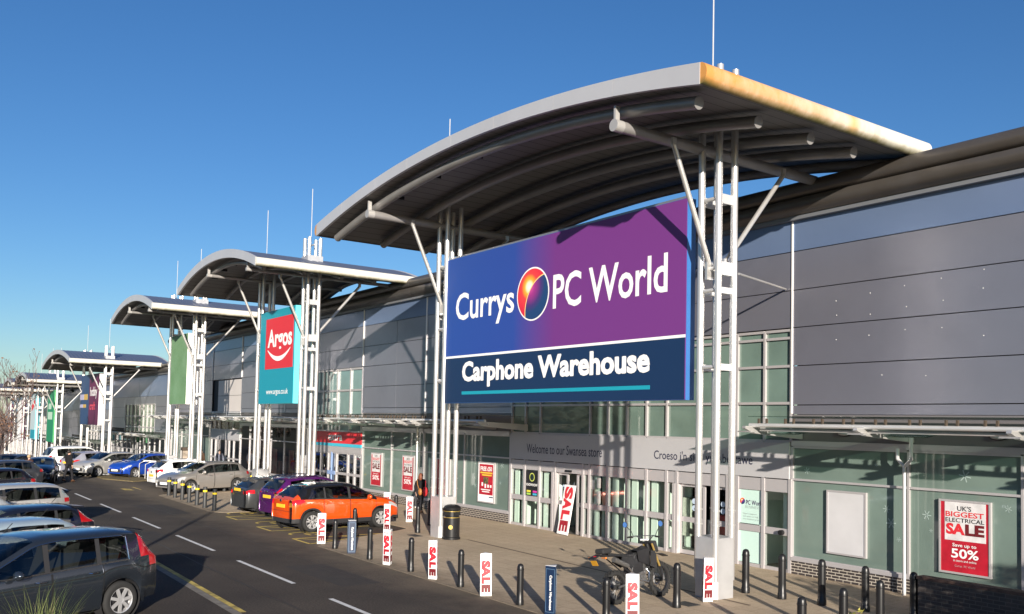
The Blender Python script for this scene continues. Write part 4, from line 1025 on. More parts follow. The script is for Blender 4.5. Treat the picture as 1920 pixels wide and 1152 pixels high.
    # panel gaps and window pillars follow the side surface
    def side(x, fr0, fr1, sd, wd=.007, n=8):
        rg, _ = ring(x); zs = [p[1] for p in rg[:7]]; ys = [p[0] for p in rg[:7]]
        for q in range(n):
            a = fr0+(fr1-fr0)*q/n; b = fr0+(fr1-fr0)*(q+1)/n
            pa = [(ys[int(u)]+(ys[min(6,int(u)+1)]-ys[int(u)])*(u-int(u))+.003, zs[int(u)]+(zs[min(6,int(u)+1)]-zs[int(u)])*(u-int(u))) for u in (a, b)]
            yield (x-wd, sd*pa[0][0], pa[0][1]), (x+wd, sd*pa[0][0], pa[0][1]), (x+wd, sd*pa[1][0], pa[1][1]), (x-wd, sd*pa[1][0], pa[1][1])
    gp = MB(); pl = MB()
    for sd in (1, -1):
        for a, b in doors:
            for x in (a, b):
                for q in side(x, .05, 3.98, sd): gp.add(q, [(0,1,2,3)])
        for (a, b), (c, d) in zip(wins, wins[1:]):
            for q in side((b+c)/2, 5.0, 5.98, sd, abs(c-b)/2+.004, 4): pl.add(q, [(0,1,2,3)])
        x0, x1 = min(a for a, b in wins), max(b for a, b in wins)
        K = 24; prev = None
        for q in range(K+1):
            x = x0+(x1-x0)*q/K; rg, _ = ring(x); y = sd*(rg[5][0]+.006); z = rg[5][1]
            if prev: pl.add([(prev[0],prev[1],prev[2]-.018),(x,y,z-.018),(x,y-.002*sd,z+.008),(prev[0],prev[1]-.002*sd,prev[2]+.008)], [(0,1,2,3)])
            prev = (x, y, z)
    if bright:
        tr_ = MB(); ml = MB(); K = 30
        for sd in (1, -1):
            lo, hi_, mo = [], [], []
            for q in range(K+1):
                x = x0-.03+(x1-x0+.06)*q/K; rg, _ = ring(x)
                lo.append((x, sd*(rg[5][0]+.008), rg[5][1]-.012)); hi_.append((x, sd*(rg[6][0]+.008), rg[6][1]+.008))
            tr_.tube(lo + hi_[::-1] + lo[:1], .0095, 5, False)
            for q in range(K+1):
                x = -hl+.15+(L-.5)*q/K; rg, _ = ring(x); mo.append((x, sd*(rg[3][0]+.004), rg[3][1]-.01))
            ml.tube(mo, .010, 5, False)
        tr_.build('bright_trim', chrome, t, local=True, smooth=60); ml.build('side_moulding', seam_m, t, local=True)
    gp.build('panel_gaps', seam_m, t, local=True); pl.build('window_trim', clad_m, t, local=True)
    # underside, arches, cabin
    u = MB(); u.box(-hl+.32, hl-.32, -W/2+.30, W/2-.30, .17, .42)
    for a in axles:
        for sd in (1, -1): u.lathe([(ar*1.0,0),(ar*1.0,-.26)], 24, (a,sd*(W/2-.035) if sd > 0 else -W/2+.035+.26,wr), 'Y')
    u.build('underbody', clad_m, t, local=True)
    n = MB(); bl = lin(belt, 0)
    n.box(gh[0]+.25, gh[3]-.25, -W/2+.16, W/2-.16, .40, .62); n.box(gh[3]-.62, gh[3]-.12, -W/2+.18, W/2-.18, .6, bl-.02)
    for x in ((gh[2]-.55), (gh[2]-1.35)):
        for y in (-.36, .36):
            n.obox((x,y,.72), (.25,0,.02), (0,.24,0), (0,0,.09)); n.obox((x-.27,y,1.02), (.07,0,0), (0,.23,0), (-.10,0,.32)); n.obox((x-.38,y,bl+.36 if bl+.36 < H-.15 else H-.2), (.05,0,0), (0,.12,0), (-.01,0,.08))
    n.build('seats', car_int, t, local=True)
    for sd in (1, -1):
        for a in axles: wheel_parts(t, a, sd*(W/2-.115), wr, sd, style)
    mx_ = gh[3]-.42; rg, _ = ring(mx_); yb = rg[4][0]
    for sd in (1, -1):
        mi = MB(); mi.ball((mx_, sd*(yb+.12), rg[4][1]+.09), (.075,.12,.085), 12, 8); mi.tube([(mx_,sd*(yb-.02),rg[4][1]+.02),(mx_,sd*(yb+.08),rg[4][1]+.06)], .03, 6)
        mi.build('wing_mirror', pm, t, smooth=60, local=True)
    if plates:
        pz = rear_plate; b = MB(); b.box(-hl-.062, -hl-.045, -.26, .26, pz-.055, pz+.055); b.build('rear_plate', plate_y, t, local=True)
        b = MB(); b.obox((-hl+.02,0,lin(belt,-hl)+.13), (.012,0,0), (0,.20,.0), (.010,0,.012)); b.obox((-hl+.015,.0,lin(belt,-hl)+.075), (.02,0,0), (0,.03,0), (0,0,.03)); b.build('rear_wiper', seam_m, t, local=True)
        b = MB(); b.lathe([(0,-hl-.062),(.045,-hl-.06),(.055,-hl-.05)], 14, (0,0,pz+.17), 'X'); b.build('badge', chrome, t, local=True)
        b = MB(); b.box(-hl-.054, -hl-.044, -W/2*.66, W/2*.66, pz-.16, pz-.152); b.build('bumper_gap', seam_m, t, local=True)
        b = MB(); b.tube([(gh[1]+.35,0,H-.01),(gh[1]+.18,0,H+.16)], .008, 5); b.build('aerial', seam_m, t, local=True)
        b = MB(); b.box(hl+.045, hl+.062, -.26, .26, .42, .53); b.build('front_plate', plate_w, t, local=True)
    if rails:
        for sd in (1, -1):
            rl = MB(); pts = []
            for q in range(13):
                x = gh[1]+.1+(gh[2]-gh[1]-.2)*q/12; rg, _ = ring(x); pts.append((x, sd*(rg[7][0]-.03), rg[7][1]+(.055 if 0 < q < 12 else .0)))
            rl.tube(pts, .018, 6); rl.build('roof_rail', chrome, t, smooth=60, local=True)
    if spoiler:
        x = gh[1]; rg, _ = ring(x+.1); z = rg[8][1]
        sp = MB(); sp.prism([(x+.12,z+.012),(x+.12,z-.03),(x-spoiler+.03,z-.055),(x-spoiler,z-.015)], 'Y', -rg[7][0], rg[7][0]); sp.build('spoiler', roofcol or pm, t, local=True)
    return t
def hatch(label, loc, hd, col, L=4.05, W=1.74, H=1.46, **k):
    hl = L/2
    a = dict(top=[(-hl,.94),(-hl+.10,1.0),(-hl+.52,H-.07),(-hl+1.0,H-.01),(hl-2.2,H),(hl-1.78,H-.06),(hl-.98,1.02),(hl-.55,.95),(hl-.14,.82),(hl,.66)],
             belt=[(-hl,.96),(-hl+.8,.97),(hl-1.1,.89),(hl-.3,.78),(hl,.6)], gh=(-hl+.12,-hl+.52,hl-1.82,hl-1.0),
             wins=((-hl+.72,-hl+1.15),(-hl+1.22,hl-2.12),(hl-2.04,hl-1.22)), doors=((-hl+1.05,hl-2.08),(hl-2.06,hl-1.05)), wr=.315)
    a.update(k); return car(a.pop('name', 'parked_car'), label, loc, hd, L, W, H, col, **a)
def estate(label, loc, hd, col, L=4.5, W=1.80, H=1.50, **k):
    hl = L/2
    a = dict(top=[(-hl,.98),(-hl+.05,1.05),(-hl+.32,H-.07),(-hl+.8,H-.01),(hl-2.4,H),(hl-1.95,H-.06),(hl-1.1,1.02),(hl-.6,.95),(hl-.15,.83),(hl,.66)],
             belt=[(-hl,.98),(hl-1.2,.92),(hl-.3,.78),(hl,.6)], gh=(-hl+.07,-hl+.31,hl-2.0,hl-1.12),
             wins=((-hl+.42,-hl+1.25),(-hl+1.34,hl-2.3),(hl-2.22,hl-1.35)), doors=((-hl+1.2,hl-2.26),(hl-2.24,hl-1.15)), wr=.325)
    a.update(k); return car(a.pop('name', 'parked_car'), label, loc, hd, L, W, H, col, **a)
def suv(label, loc, hd, col, L=4.52, W=1.82, H=1.68, **k):
    hl = L/2
    a = dict(top=[(-hl,1.02),(-hl+.06,1.10),(-hl+.36,H-.08),(-hl+.9,H-.015),(hl-2.35,H),(hl-1.95,H-.06),(hl-1.12,1.16),(hl-.6,1.07),(hl-.15,.95),(hl,.75)],
             belt=[(-hl,1.10),(-hl+1.2,1.06),(hl-1.2,.98),(hl-.3,.88),(hl,.7)], gh=(-hl+.08,-hl+.36,hl-2.0,hl-1.14),
             wins=((-hl+.50,-hl+1.36),(-hl+1.46,hl-2.28),(hl-2.18,hl-1.36)), doors=((-hl+1.30,hl-2.24),(hl-2.22,hl-1.18)), wr=.355, sill=.26)
    a.update(k); return car(a.pop('name', 'parked_car'), label, loc, hd, L, W, H, col, **a)
GL = 'cars parked nose in along the left of the road'; GR_ = 'cars parked in the bays before the shops'
# left row, nose away from the road
HD = -66.2
hx, hy = math.cos(R(HD)), math.sin(R(HD))
def rear_at(x, y, L): return (x+hx*L/2, y+hy*L/2, 0)
suv('dark grey estate style off roader nearest the camera with tall red tail lights', (-18.36,-17.72,0), HD, paint('slate', (.040,.050,.066), .65, .16), style='seven', tails=((-2.26,-2.0,3,7),(-2.0,-1.80,5,7)), rails=False, bright=True, group=GL, spoiler=.06,
    top=[(-2.26,1.0),(-2.18,1.12),(-1.90,1.60),(-1.4,1.66),(-.1,1.68),(.30,1.63),(1.16,1.17),(1.66,1.08),(2.1,.96),(2.26,.75)], wins=((-1.48,-.93),(-.85,.06),(.15,1.0)))
hatch('white car between the dark grey off roader and the light blue car, mostly hidden', (-20.15,-18.9,0), HD, paint('white', (.80,.80,.79), 0), group=GL, H=1.44)
hatch('light blue silver hatchback, third from the camera in the left row', rear_at(-24.15,-15.95,4.1), HD, paint('ice', (.42,.52,.58)), L=4.1, group=GL, H=1.42)
hatch('black hatchback with large red wedge tail lights and roof spoiler in the left row', rear_at(-27.15,-15.3,4.25), HD, paint('navy', (.014,.017,.030)), L=4.25, H=1.46, spoiler=.22, tails=((-2.125,-1.62,4,7),), group=GL)
hatch('pale car roof showing between the black hatchback and the silver estate', rear_at(-31.4,-16.6,4.0), HD, paint('cream', (.60,.62,.60)), L=4.0, H=1.40, group=GL)
estate('silver grey estate car with dark side windows in the left row', rear_at(-34.9,-14.7,4.6), HD, paint('silver', (.50,.49,.47)), L=4.6, group=GL, rails=False)
hatch('black car beyond the silver estate with pale window frame', rear_at(-45.6,-14.3,4.1), HD, paint('ink', (.018,.018,.03)), group=GL)
hatch('dark saloon behind the oncoming blue car, partly hidden', (-60.5,-13.5,0), -30, paint('graphite', (.06,.065,.08)), L=4.4, H=1.45)
hatch('small dark blue car facing the camera on the road with white number plate', (-57.0,-12.25,0), -12, paint('dusk', (.012,.018,.045)), L=3.8, W=1.62, H=1.40, name='oncoming_car')
estate('silver car far off on the left edge among the bushes', (-68,-14.2,-.6), 10, paint('silver', (.50,.49,.47)))
hatch('dark grey car far left behind the two walkers', (-52.5,-14.9,0), HD, paint('graphite', (.06,.065,.08)), L=4.2)
# right hand bays, from the orange crossover to the far ones
hatch('orange crossover with black roof beside the sale boxes', (-30.05,-6.40,0), 97.5, paint('orange', (.66,.075,.006), .15, .20), L=4.12, W=1.78, H=1.57, scale=1.05, wr=.335, axles=(-1.43,1.23), style='ten', roofcol=mat('paint_gloss_black', (.012,.012,.014), .12, .2, .5, coat=1.), cladding=1, sill=.24,
      belt=[(-2.06,1.06),(-1.2,1.05),(.9,.98),(1.7,.86),(2.06,.7)], top=[(-2.06,1.02),(-1.97,1.10),(-1.56,1.47),(-1.1,1.55),(-.2,1.57),(.30,1.51),(1.12,1.09),(1.55,1.03),(1.92,.90),(2.06,.72)], gh=(-1.95,-1.55,.26,1.10),
      tails=((-2.06,-1.66,3,4),), rear_plate=.83, group=GR_, wins=((-1.33,-.98),(-.92,-.06),(.02,.88)))
suv('purple people carrier with round rear window between the orange and dark grey cars', (-33.15,-5.8,0), 98, paint('purple', (.085,.012,.115), .35, .22), L=4.05, W=1.74, H=1.62, style='six', tails=((-2.025,-1.84,4,6),), rear_plate=.88, group=GR_, wr=.32, rails=True, scale=1.05)
hatch('small dark grey hatchback left of the purple people carrier', (-36.1,-6.0,0), 97, paint('charcoal', (.062,.066,.070), .5), L=3.96, H=1.46, style='five', rear_plate=.95, group=GR_, scale=1.03)
hatch('silver grey hatchback facing the road behind the yellow banded bollards', (-47.35,-6.0,0), -70, paint('pewter', (.34,.32,.30), .5), L=4.25, W=1.8, H=1.46, style='five', group=GR_, scale=1.08)
hatch('white hatchback with red tail light beside the silver grey hatchback', (-51.2,-5.6,0), 98, paint('white', (.80,.80,.79), 0), L=4.0, H=1.46, group=GR_, tails=((-2.0,-1.76,3,4),), rear_plate=.62, scale=1.06)
hatch('bright blue car facing the road beyond the cycle stands', (-60.3,-6.0,0), -62, paint('blue', (.012,.065,.42), .25), L=4.1, H=1.46, group=GR_, scale=1.02)
hatch('silver car facing the road, next to the bright blue car', (-62.0,-7.8,0), -62, paint('silver', (.50,.49,.47)), L=4.1, group=GR_, scale=1.05)
hatch('lilac silver hatchback showing its red tail light beyond the silver car', (-63.6,-8.2,0), 118, paint('lilac', (.42,.42,.50)), L=4.0, group=GR_, scale=1.05)
suv('white off roader with dark windows, farthest of the bay cars', (-64.9,-8.8,0), 102, paint('white', (.80,.80,.79), 0), L=4.5, H=1.72, group=GR_, scale=1.05, tails=((-2.25,-2.05,3,5),))
# ------------------------------------------------------------------ off road motorcycle
def motorcycle():
    t = thing('motorcycle', 'black off road motorcycle with gold fork parked on the paving', 'motorcycle', (-14.52,-6.95,.02), R(97))
    eng_d = mat('spoke_dark', (.12,.12,.12), .4, .7)
    lean = Matrix.Rotation(R(-8), 4, 'X')
    t.rotation_euler = (R(-7), 0, R(98)); t.scale = (1.08,)*3
    def wheel(x, r, wd, par):
        w_ = MB(); w_.lathe([(r-.075,-wd*.5),(r-.05,-wd*.6),(r-.02,-wd*.55),(r,-wd*.35),(r,wd*.35),(r-.02,wd*.55),(r-.05,wd*.6),(r-.075,wd*.5)], 36, (x,0,r), 'Y')
        for k in range(36):
            a = 2*math.pi*k/36; u = Vector((math.cos(a),0,math.sin(a))); v = Vector((-math.sin(a),0,math.cos(a)))
            for y in ((-.3, .3) if k % 2 else (-.55, 0, .55)): w_.obox(Vector((x,y*wd,r))+u*(r-.002), u*.014, v*.016, Vector((0,wd*.13,0)))
        o = w_.build('wheel', rubber, t, local=True)
        q = MB(); R_ = r-.075
        q.lathe([(R_+.012,-wd*.42),(R_-.012,-wd*.3),(R_-.012,wd*.3),(R_+.012,wd*.42)], 36, (x,0,r), 'Y'); q.build('rim', black_m if r < .33 else rim_d, o, local=True, smooth=40)
        s = MB(); s.lathe([(.05,-.07),(.05,.07)], 12, (x,0,r), 'Y')
        for k in range(20):
            a = 2*math.pi*k/20; b = a+(.5 if k % 2 else -.5); y = .045 if k % 4 < 2 else -.045
            s.tube([(x+.05*math.cos(b),y,r+.05*math.sin(b)),(x+R_*math.cos(a),0,r+R_*math.sin(a))], .0035, 4)
        s.build('spokes', eng_d, o, local=True)
        d = MB(); d.lathe([(.07,.06),(.12,.062),(.12,.066),(.07,.066)], 20, (x,0,r), 'Y'); d.build('brake_disc', rim_m, o, local=True)
    wheel(0, .32, .115, t); wheel(1.43, .345, .085, t)
    gold = mat('fork_gold', (.55,.38,.12), .3, .7); dk = mat('bike_plastic', (.016,.016,.018), .4); eng = mat('engine_metal', (.30,.30,.30), .35, .8, noise=(20,.4))
    f = MB()
    for y in (-.11, .11): f.tube([(1.44,y,.345),(1.34,y,.62)], .03, 10); 
    f.build('fork_lower', mat('fork_grey', (.20,.20,.21), .35, .6), t, smooth=50, local=True)
    f = MB()
    for y in (-.11, .11): f.tube([(1.34,y,.62),(1.13,y,1.12)], .024, 10)
    f.build('fork', gold, t, smooth=50, local=True)
    f = MB(); f.box(1.06, 1.20, -.15, .15, 1.10, 1.14); f.box(1.10, 1.24, -.15, .15, .92, .95); f.tube([(1.12,0,1.1),(1.17,0,.88)], .04, 10)
    f.tube([(1.08,0,.90),(.75,0,.72),(.62,0,.40)], .028, 8); f.tube([(1.10,0,.98),(.55,0,.88)], .028, 8)
    for y in (-.1, .1): f.tube([(.55,y,.88),(.42,y,.50),(.55,y,.28)], .022, 8); f.tube([(.55,y,.87),(.12,y,.93),(-.25,y,.95)], .016, 8); f.tube([(.42,y,.55),(-.1,y,.9)], .014, 8)
    f.build('frame', dk, t, smooth=50, local=True)
    s = MB()
    for y in (-.1, .1): s.tube([(.50,y,.40),(0,y,.32)], [.034,.022], 8)
    s.build('swingarm', eng, t, smooth=50, local=True)
    e = MB(); e.obox((.70,0,.42), (.17,0,.03), (0,.12,0), (-.03,0,.13)); e.obox((.80,0,.64), (.10,0,.03), (0,.085,0), (-.03,0,.14))
    for k in range(5): e.obox((.80-.008*k,0,.55+.05*k), (.125,0,.03), (0,.105,0), (0,0,.008))
    e.cyl((.66,-.17,.40), (.66,.17,.40), .10, 16); e.build('engine', eng, t, bevel=.01, local=True)
    x_ = MB(); x_.tube([(.90,-.05,.66),(1.0,-.10,.52),(.86,-.16,.34),(.5,-.17,.44),(.25,-.16,.72)], .021, 8); x_.build('exhaust_pipe', chrome, t, smooth=60, local=True)
    x_ = MB(); x_.tube([(.25,-.17,.72),(-.18,-.18,.88)], [.045,.055], 12); x_.build('silencer', mat('silencer', (.16,.155,.15), .4, .6), t, smooth=60, local=True)
    k = MB(); k.add([(1.05,-.09,.92),(1.05,.09,.92),(.98,-.16,1.02),(.98,.16,1.02),(.62,-.13,.98),(.62,.13,.98),(.66,-.12,.78),(.66,.12,.78),(1.0,-.15,.70),(1.0,.15,.70),(.95,0,1.08),(.64,0,1.0)],
                    [(0,2,8),(1,9,3),(2,4,6,8),(3,9,7,5),(2,10,11,4),(3,5,11,10),(0,1,3,10,2),(0,8,9,1)]); k.build('fuel_tank', dk, t, smooth=30, bevel=.015, local=True)
    k = MB(); k.add([(1.02,-.17,.98),(.92,-.20,.66),(1.14,-.20,.60),(1.18,-.18,.90),(1.02,.17,.98),(.92,.20,.66),(1.14,.20,.60),(1.18,.18,.90)], [(0,1,2,3),(4,7,6,5)]); k.build('shroud', dk, t, local=True)
    k = MB(); n = 8; vs = []
    for i in range(n+1):
        x = -.22+.92*i/n; z = .955+.03*math.cos(i*.6)+.02*(1-i/n); w2 = .09+.03*math.sin(i/n*3.1)
        vs += [(x,-w2,z-.05),(x,-w2*.8,z),(x,w2*.8,z),(x,w2,z-.05)]
    k.add(vs, [(4*i+j, 4*i+4+j, 4*i+5+j, 4*i+1+j) for i in range(n) for j in range(3)]); k.build('seat', mat('seat_black', (.012,.012,.012), .7), t, smooth=60, local=True)
    k = MB()
    for x0, z0, x1, z1 in ((-.10,.94,-.42,.99),(-.42,.99,-.62,.93)): k.obox(((x0+x1)/2,0,(z0+z1)/2), ((x1-x0)/2,0,(z1-z0)/2), (0,.085,0), (0,0,.012))
    k.build('rear_mudguard', dk, t, bevel=.008, local=True)
    k = MB(); pts = [(1.12,.86),(1.30,.88),(1.52,.86),(1.70,.80)]
    for (a, b), (c, d) in zip(pts, pts[1:]): k.obox(((a+c)/2,0,(b+d)/2), ((c-a)/2,0,(d-b)/2), (0,.075,0), (0,0,.01))
    k.build('front_mudguard', dk, t, bevel=.006, local=True)
    k = MB(); k.obox((1.26,0,1.03), (.07,0,0), (0,.12,0), (-.03,0,.12)); k.build('headlamp_cowl', dk, t, bevel=.03, local=True)
    k = MB(); k.ball((1.335,0,1.02), (.03,.08,.08), 14, 8); k.build('headlight', lamp_clear, t, smooth=60, local=True)
    k = MB(); k.tube([(1.02,-.40,1.24),(1.06,-.22,1.26),(1.12,-.08,1.17),(1.12,.08,1.17),(1.06,.22,1.26),(1.02,.40,1.24)], .013, 8); k.tube([(1.065,-.2,1.262),(1.065,.2,1.262)], .009, 6); k.build('handlebar', eng, t, smooth=60, local=True)
    for y in (-.36, .36):
        g = MB(); g.tube([(1.035,y*.85,1.245),(1.01,y*1.18,1.235)], .019, 8); g.build('grip', rubber, t, local=True)
        l = MB(); l.tube([(1.06,y*.8,1.24),(1.12,y*.95,1.225),(1.10,y*1.15,1.215)], .008, 6); l.build('brake_lever', eng, t, local=True)
        m_ = MB(); m_.tube([(1.05,y*.8,1.25),(1.06,y*.95,1.36),(1.03,y*1.25,1.47)], .007, 6); m_.lathe([(0,.0),(.062,.0),(.062,.018),(.05,.03),(0,.034)], 18, (1.02,y*1.3,1.50), 'X'); m_.build('mirror', dk, t, local=True)
        m_ = MB(); m_.lathe([(0,-.002),(.056,-.002)], 18, (1.02,y*1.3,1.50), 'X'); m_.build('mirror_glass', mat('mirror_sky_glint', (.10,.25,.62), .25, .3), t, local=True)  # blue glint of the mirror painted into its colour
        i_ = MB(); i_.tube([(-.42,y*.25,.93),(-.45,y*.55,.93)], .012, 6); i_.ball((-.45,y*.6,.93), .02, 8, 6); i_.build('indicator', amber, t, local=True)
    k = MB()
    for y in (-1, 1): k.add([(.62,.10*y,.93),(.18,.11*y,.93),(.10,.12*y,.80),(.40,.15*y,.66),(.62,.14*y,.74)], [(0,1,2,3,4) if y > 0 else (4,3,2,1,0)])
    k.build('side_panel', dk, t, local=True)
    k = MB(); k.obox((.62,0,.62), (.20,0,0), (0,.11,0), (0,0,.16)); k.build('airbox', dk, t, bevel=.03, local=True)
    k = MB(); k.box(1.02, 1.07, -.10, .10, 1.16, 1.20); k.build('bar_pad', mat('pad_white', (.7,.7,.7), .5), t, bevel=.012, local=True)
    k = MB(); k.obox((-.55,0,.84), (.004,0,.002), (0,.075,0), (-.03,0,.05)); k.build('number_plate', mat('plate_amber', (.42,.21,.015), .5), t, local=True)
    k = MB(); k.ball((-.52,0,.95), (.04,.06,.03), 10, 6); k.build('tail_light', tail_red, t, smooth=60, local=True)
    k = MB(); k.box(-.40, -.12, -.11, .11, 1.0, 1.10); k.build('tail_pack', mat('bag_black', (.015,.015,.016), .8), t, bevel=.03, local=True)
    k = MB(); k.tube([(.45,.12,.34),(.38,.34,.02)], .012, 6); k.build('side_stand', eng, t, local=True)
motorcycle()
# ------------------------------------------------------------------ bollards
GB = 'plain black bollards along the paving'; GY = 'yellow banded bollards by the silver hatchback'
def bollard(label, h=.86):
    t = thing('bollard', label, 'bollard', (0,0,0), 0, GB)
    b = MB(); r = .072
    b.lathe([(0,0),(r+.012,0),(r+.012,.10),(r+.004,.115),(r,.30),(r,h-.11),(r*.93,h-.055),(r*.72,h-.02),(r*.36,h-.003),(0,h)], 20); b.build('post', black_m, t, smooth=50)
    c = MB(); c.lathe([(r+.001,h-.135),(r+.007,h-.13),(r+.007,h-.115),(r+.001,h-.11)], 20); c.build('collar', black_m, t, smooth=50)
    return t
b0 = bollard('')
first = [True]
def put_b(x, y, label, s=1., z=.018):
    if first[0]: o = b0; first[0] = False; o.location = (x, y, z); o.scale = (s,)*3; o['label'] = label
    else: o = again(b0, (x, y, z), 0, label, s)
for x, y, l, s in (
    (-24.94,-8.74,'plain black bollard between the leftmost front sale box and the square navy box',1),
    (-22.60,-8.76,'plain black bollard between the navy box and the double sided sale box',1),
    (-20.28,-8.75,'plain black bollard right of the double sided sale box, above the road edge',1),
    (-17.85,-8.78,'plain black bollard in the front row between the two rightmost single sale boxes',1),
    (-15.47,-8.80,'plain black bollard just left of the navy three sided box',1),
    (-13.25,-8.35,'black bollard cut off by the bottom edge beside the motorcycle rear wheel',1),
    (-13.62,-6.05,'black bollard in front of the motorcycle and left of the metal pedestal',1.09),
    (-14.04,-3.37,'black bollard just right of the metal pedestal before the frosted panel',1.17),
    (-13.12,-3.23,'black bollard in front of the glass door right of the frosted panel',1.17),
    (-12.23,-3.02,'black bollard in front of the dark brick plinth left of the blank poster',1.15),
    (-11.35,-2.75,'black bollard under the right side of the blank white poster',1.1),
    (-10.38,-2.55,'black bollard right of the drainpipe beside the dark brick wall',1.1),
    (-9.82,-6.93,'leftmost of the three bollard tops at the lower right bottom edge',1.1),
    (-9.97,-5.53,'middle of the three bollard tops at the lower right bottom edge',1.1),
    (-10.13,-4.13,'right one of the three bollard tops at the lower right bottom edge',1.1),
    (-31.85,-3.05,'black bollard at the nose of the orange car',1.05),
    (-33.7,-3.3,'black bollard behind the roof of the orange car, before the store entrance',1.0),
    (-27.27,-4.63,'black bollard just left of the column pedestal, nearest the woman in black',1.1),
    (-29.0,-3.15,'black bollard between the woman and the left column pedestal',1.1),
    (-27.95,-6.68,'black bollard rising behind the square navy box, beside the orange car',1.0)):
    put_b(x, y, l, s)
def banded(label):
    t = thing('bollard', label, 'bollard', (0,0,0), 0, GY); b = MB(); r = .085
    b.lathe([(0,0),(r+.01,0),(r+.01,.05),(r,.06),(r,.86),(r-.01,.875),(0,.88)], 20); b.build('post', mat('bollard_charcoal', (.03,.031,.032), .55), t, smooth=40)
    c = MB(); c.lathe([(r+.001,.66),(r+.006,.663),(r+.006,.735),(r+.001,.738)], 20); c.build('reflective_band', mat('band_yellow', (.85,.62,.02), .45), t, smooth=40)
    return t
y0 = None
for x, y, l in ((-45.33,-8.25,'yellow banded bollard by the front number plate of the silver hatchback'),(-44.04,-8.30,'second banded bollard of the front row, over the headlight of the silver hatchback'),
    (-42.79,-8.31,'third banded bollard of the front row, counting from the silver car nose'),(-41.35,-8.40,'fourth banded bollard of the front row, middle of the seven'),
    (-39.97,-8.45,'fifth banded bollard of the front row, before the front door of the silver car'),(-38.67,-8.50,'sixth banded bollard of the front row, last but one toward the camera'),
    (-37.29,-8.52,'nearest yellow banded bollard, right end of the front row'),(-46.51,-6.70,'banded bollard standing alone close to the front door of the silver car'),
    (-47.14,-5.34+.35,'banded bollard beside the rear door and wheel of the silver car'),(-47.3,-3.9,'banded bollard left one behind the rear of the silver car'),
    (-47.9,-3.3,'banded bollard rear one behind the tail light of the silver car'),(-45.9,-2.9,'banded bollard nearest the shop door, behind the small dark grey hatchback')):
    if y0 is None: y0 = banded(l); y0.location = (x, y, .018)
    else: again(y0, (x, y, .018), 0, l)
# ------------------------------------------------------------------ three sided sale boxes over bollards
GS = 'sale boxes slipped over the bollards'
boxw = mat('box_white', (.83,.82,.81), .5)
def salebox(label, blue=False, square=False, h=.93):
    t = thing('sale_box' if not blue else 'advert_box', label, 'advert box', (0,0,0), 0, GS)
    n = 4 if square else 3; Rr = .146 if n == 3 else .155
    pts = [(Rr*math.cos(2*math.pi*k/n+math.pi/n), Rr*math.sin(2*math.pi*k/n+math.pi/n)) for k in range(n)]
    b = MB(); b.prism(pts, 'Z', .0, h); b.build('box', mat('box_navy', (.006,.020,.058), .5) if blue else boxw, t, bevel=.004)
    if blue: c = MB(); c.prism([(x*1.005, y*1.005) for x, y in pts], 'Z', h+.001, h+.006); c.build('lid', boxw, t)
    for k in range(n):
        a, b_ = Vector((*pts[k],0)), Vector((*pts[(k+1) % n],0)); mid = (a+b_)/2; r = (b_-a).normalized(); wd = (b_-a).length; o = mid + Vector((mid.x,mid.y,0)).normalized()*.004
        down = Vector((0,0,-1))
        if not blue:
            # letters turned a quarter: they read down the face
            fr = lambda up: (o+Vector((0,0,up)), down, r)
            q = wd*.40
            text('lettering', 'SA', mat('sale_red', (.68,.02,.035), .5), t, (0,.375,-q,q), frame=fr(h-.15), bold=.085)
            text('lettering', 'L', mat('sale_mid', (.33,.012,.022), .5), t, (.365,.515,-q,q), frame=fr(h-.15), bold=.085)
            text('lettering', 'E', deepred, t, (.53,.70,-q,q), frame=fr(h-.15), bold=.085)
            f2 = (o+Vector((0,0,h)), r, Vector((0,0,1)))
            text('lettering', "UK'S", black_p, t, (-.03,.03,-.055,-.035), frame=f2)
            text('lettering', 'BIGGEST', mat('sale_red', (.68,.02,.035), .5), t, (-wd*.36,wd*.36,-.105,-.066), frame=f2, bold=.02)
            text('lettering', 'ELECTRICAL', black_p, t, (-wd*.36,wd*.36,-.135,-.114), frame=f2)
        else:
            text('lettering', 'Carphone Warehouse', boxw, t, (.16,h-.12,-.035,.045), frame=(o+Vector((0,0,h-.02)), down, r), bold=.03)
            f = MB()
            for s_ in (-1, 1): f.obox(o+r*s_*wd*.40+Vector((0,0,h/2)), r*.004, Vector((mid.x,mid.y,0)).normalized()*.001, (0,0,h*.44))
            for s_ in (-1, 1): f.obox(o+Vector((0,0,h/2+s_*h*.44)), r*wd*.40, Vector((mid.x,mid.y,0)).normalized()*.001, (0,0,.004))
            f.build('border_line', mat('print_pale_blue', (.10,.18,.28), .5), t)
    return t
sb0 = salebox('')
nx = [0]; LR = random.Random(17)
def put_s(x, y, rot, l, s=1.):
    if not nx[0]: o = sb0; o.location = (x,y,.018); o.rotation_euler = (0,0,R(rot)); o.scale = (s,)*3; o['label'] = l; nx[0] = 1
    else:
        c = again(sb0, (x,y,.018), R(rot), l, s); c.rotation_euler = (R(LR.uniform(-1.6,1.6)), R(LR.uniform(-1.6,1.6)), R(rot))
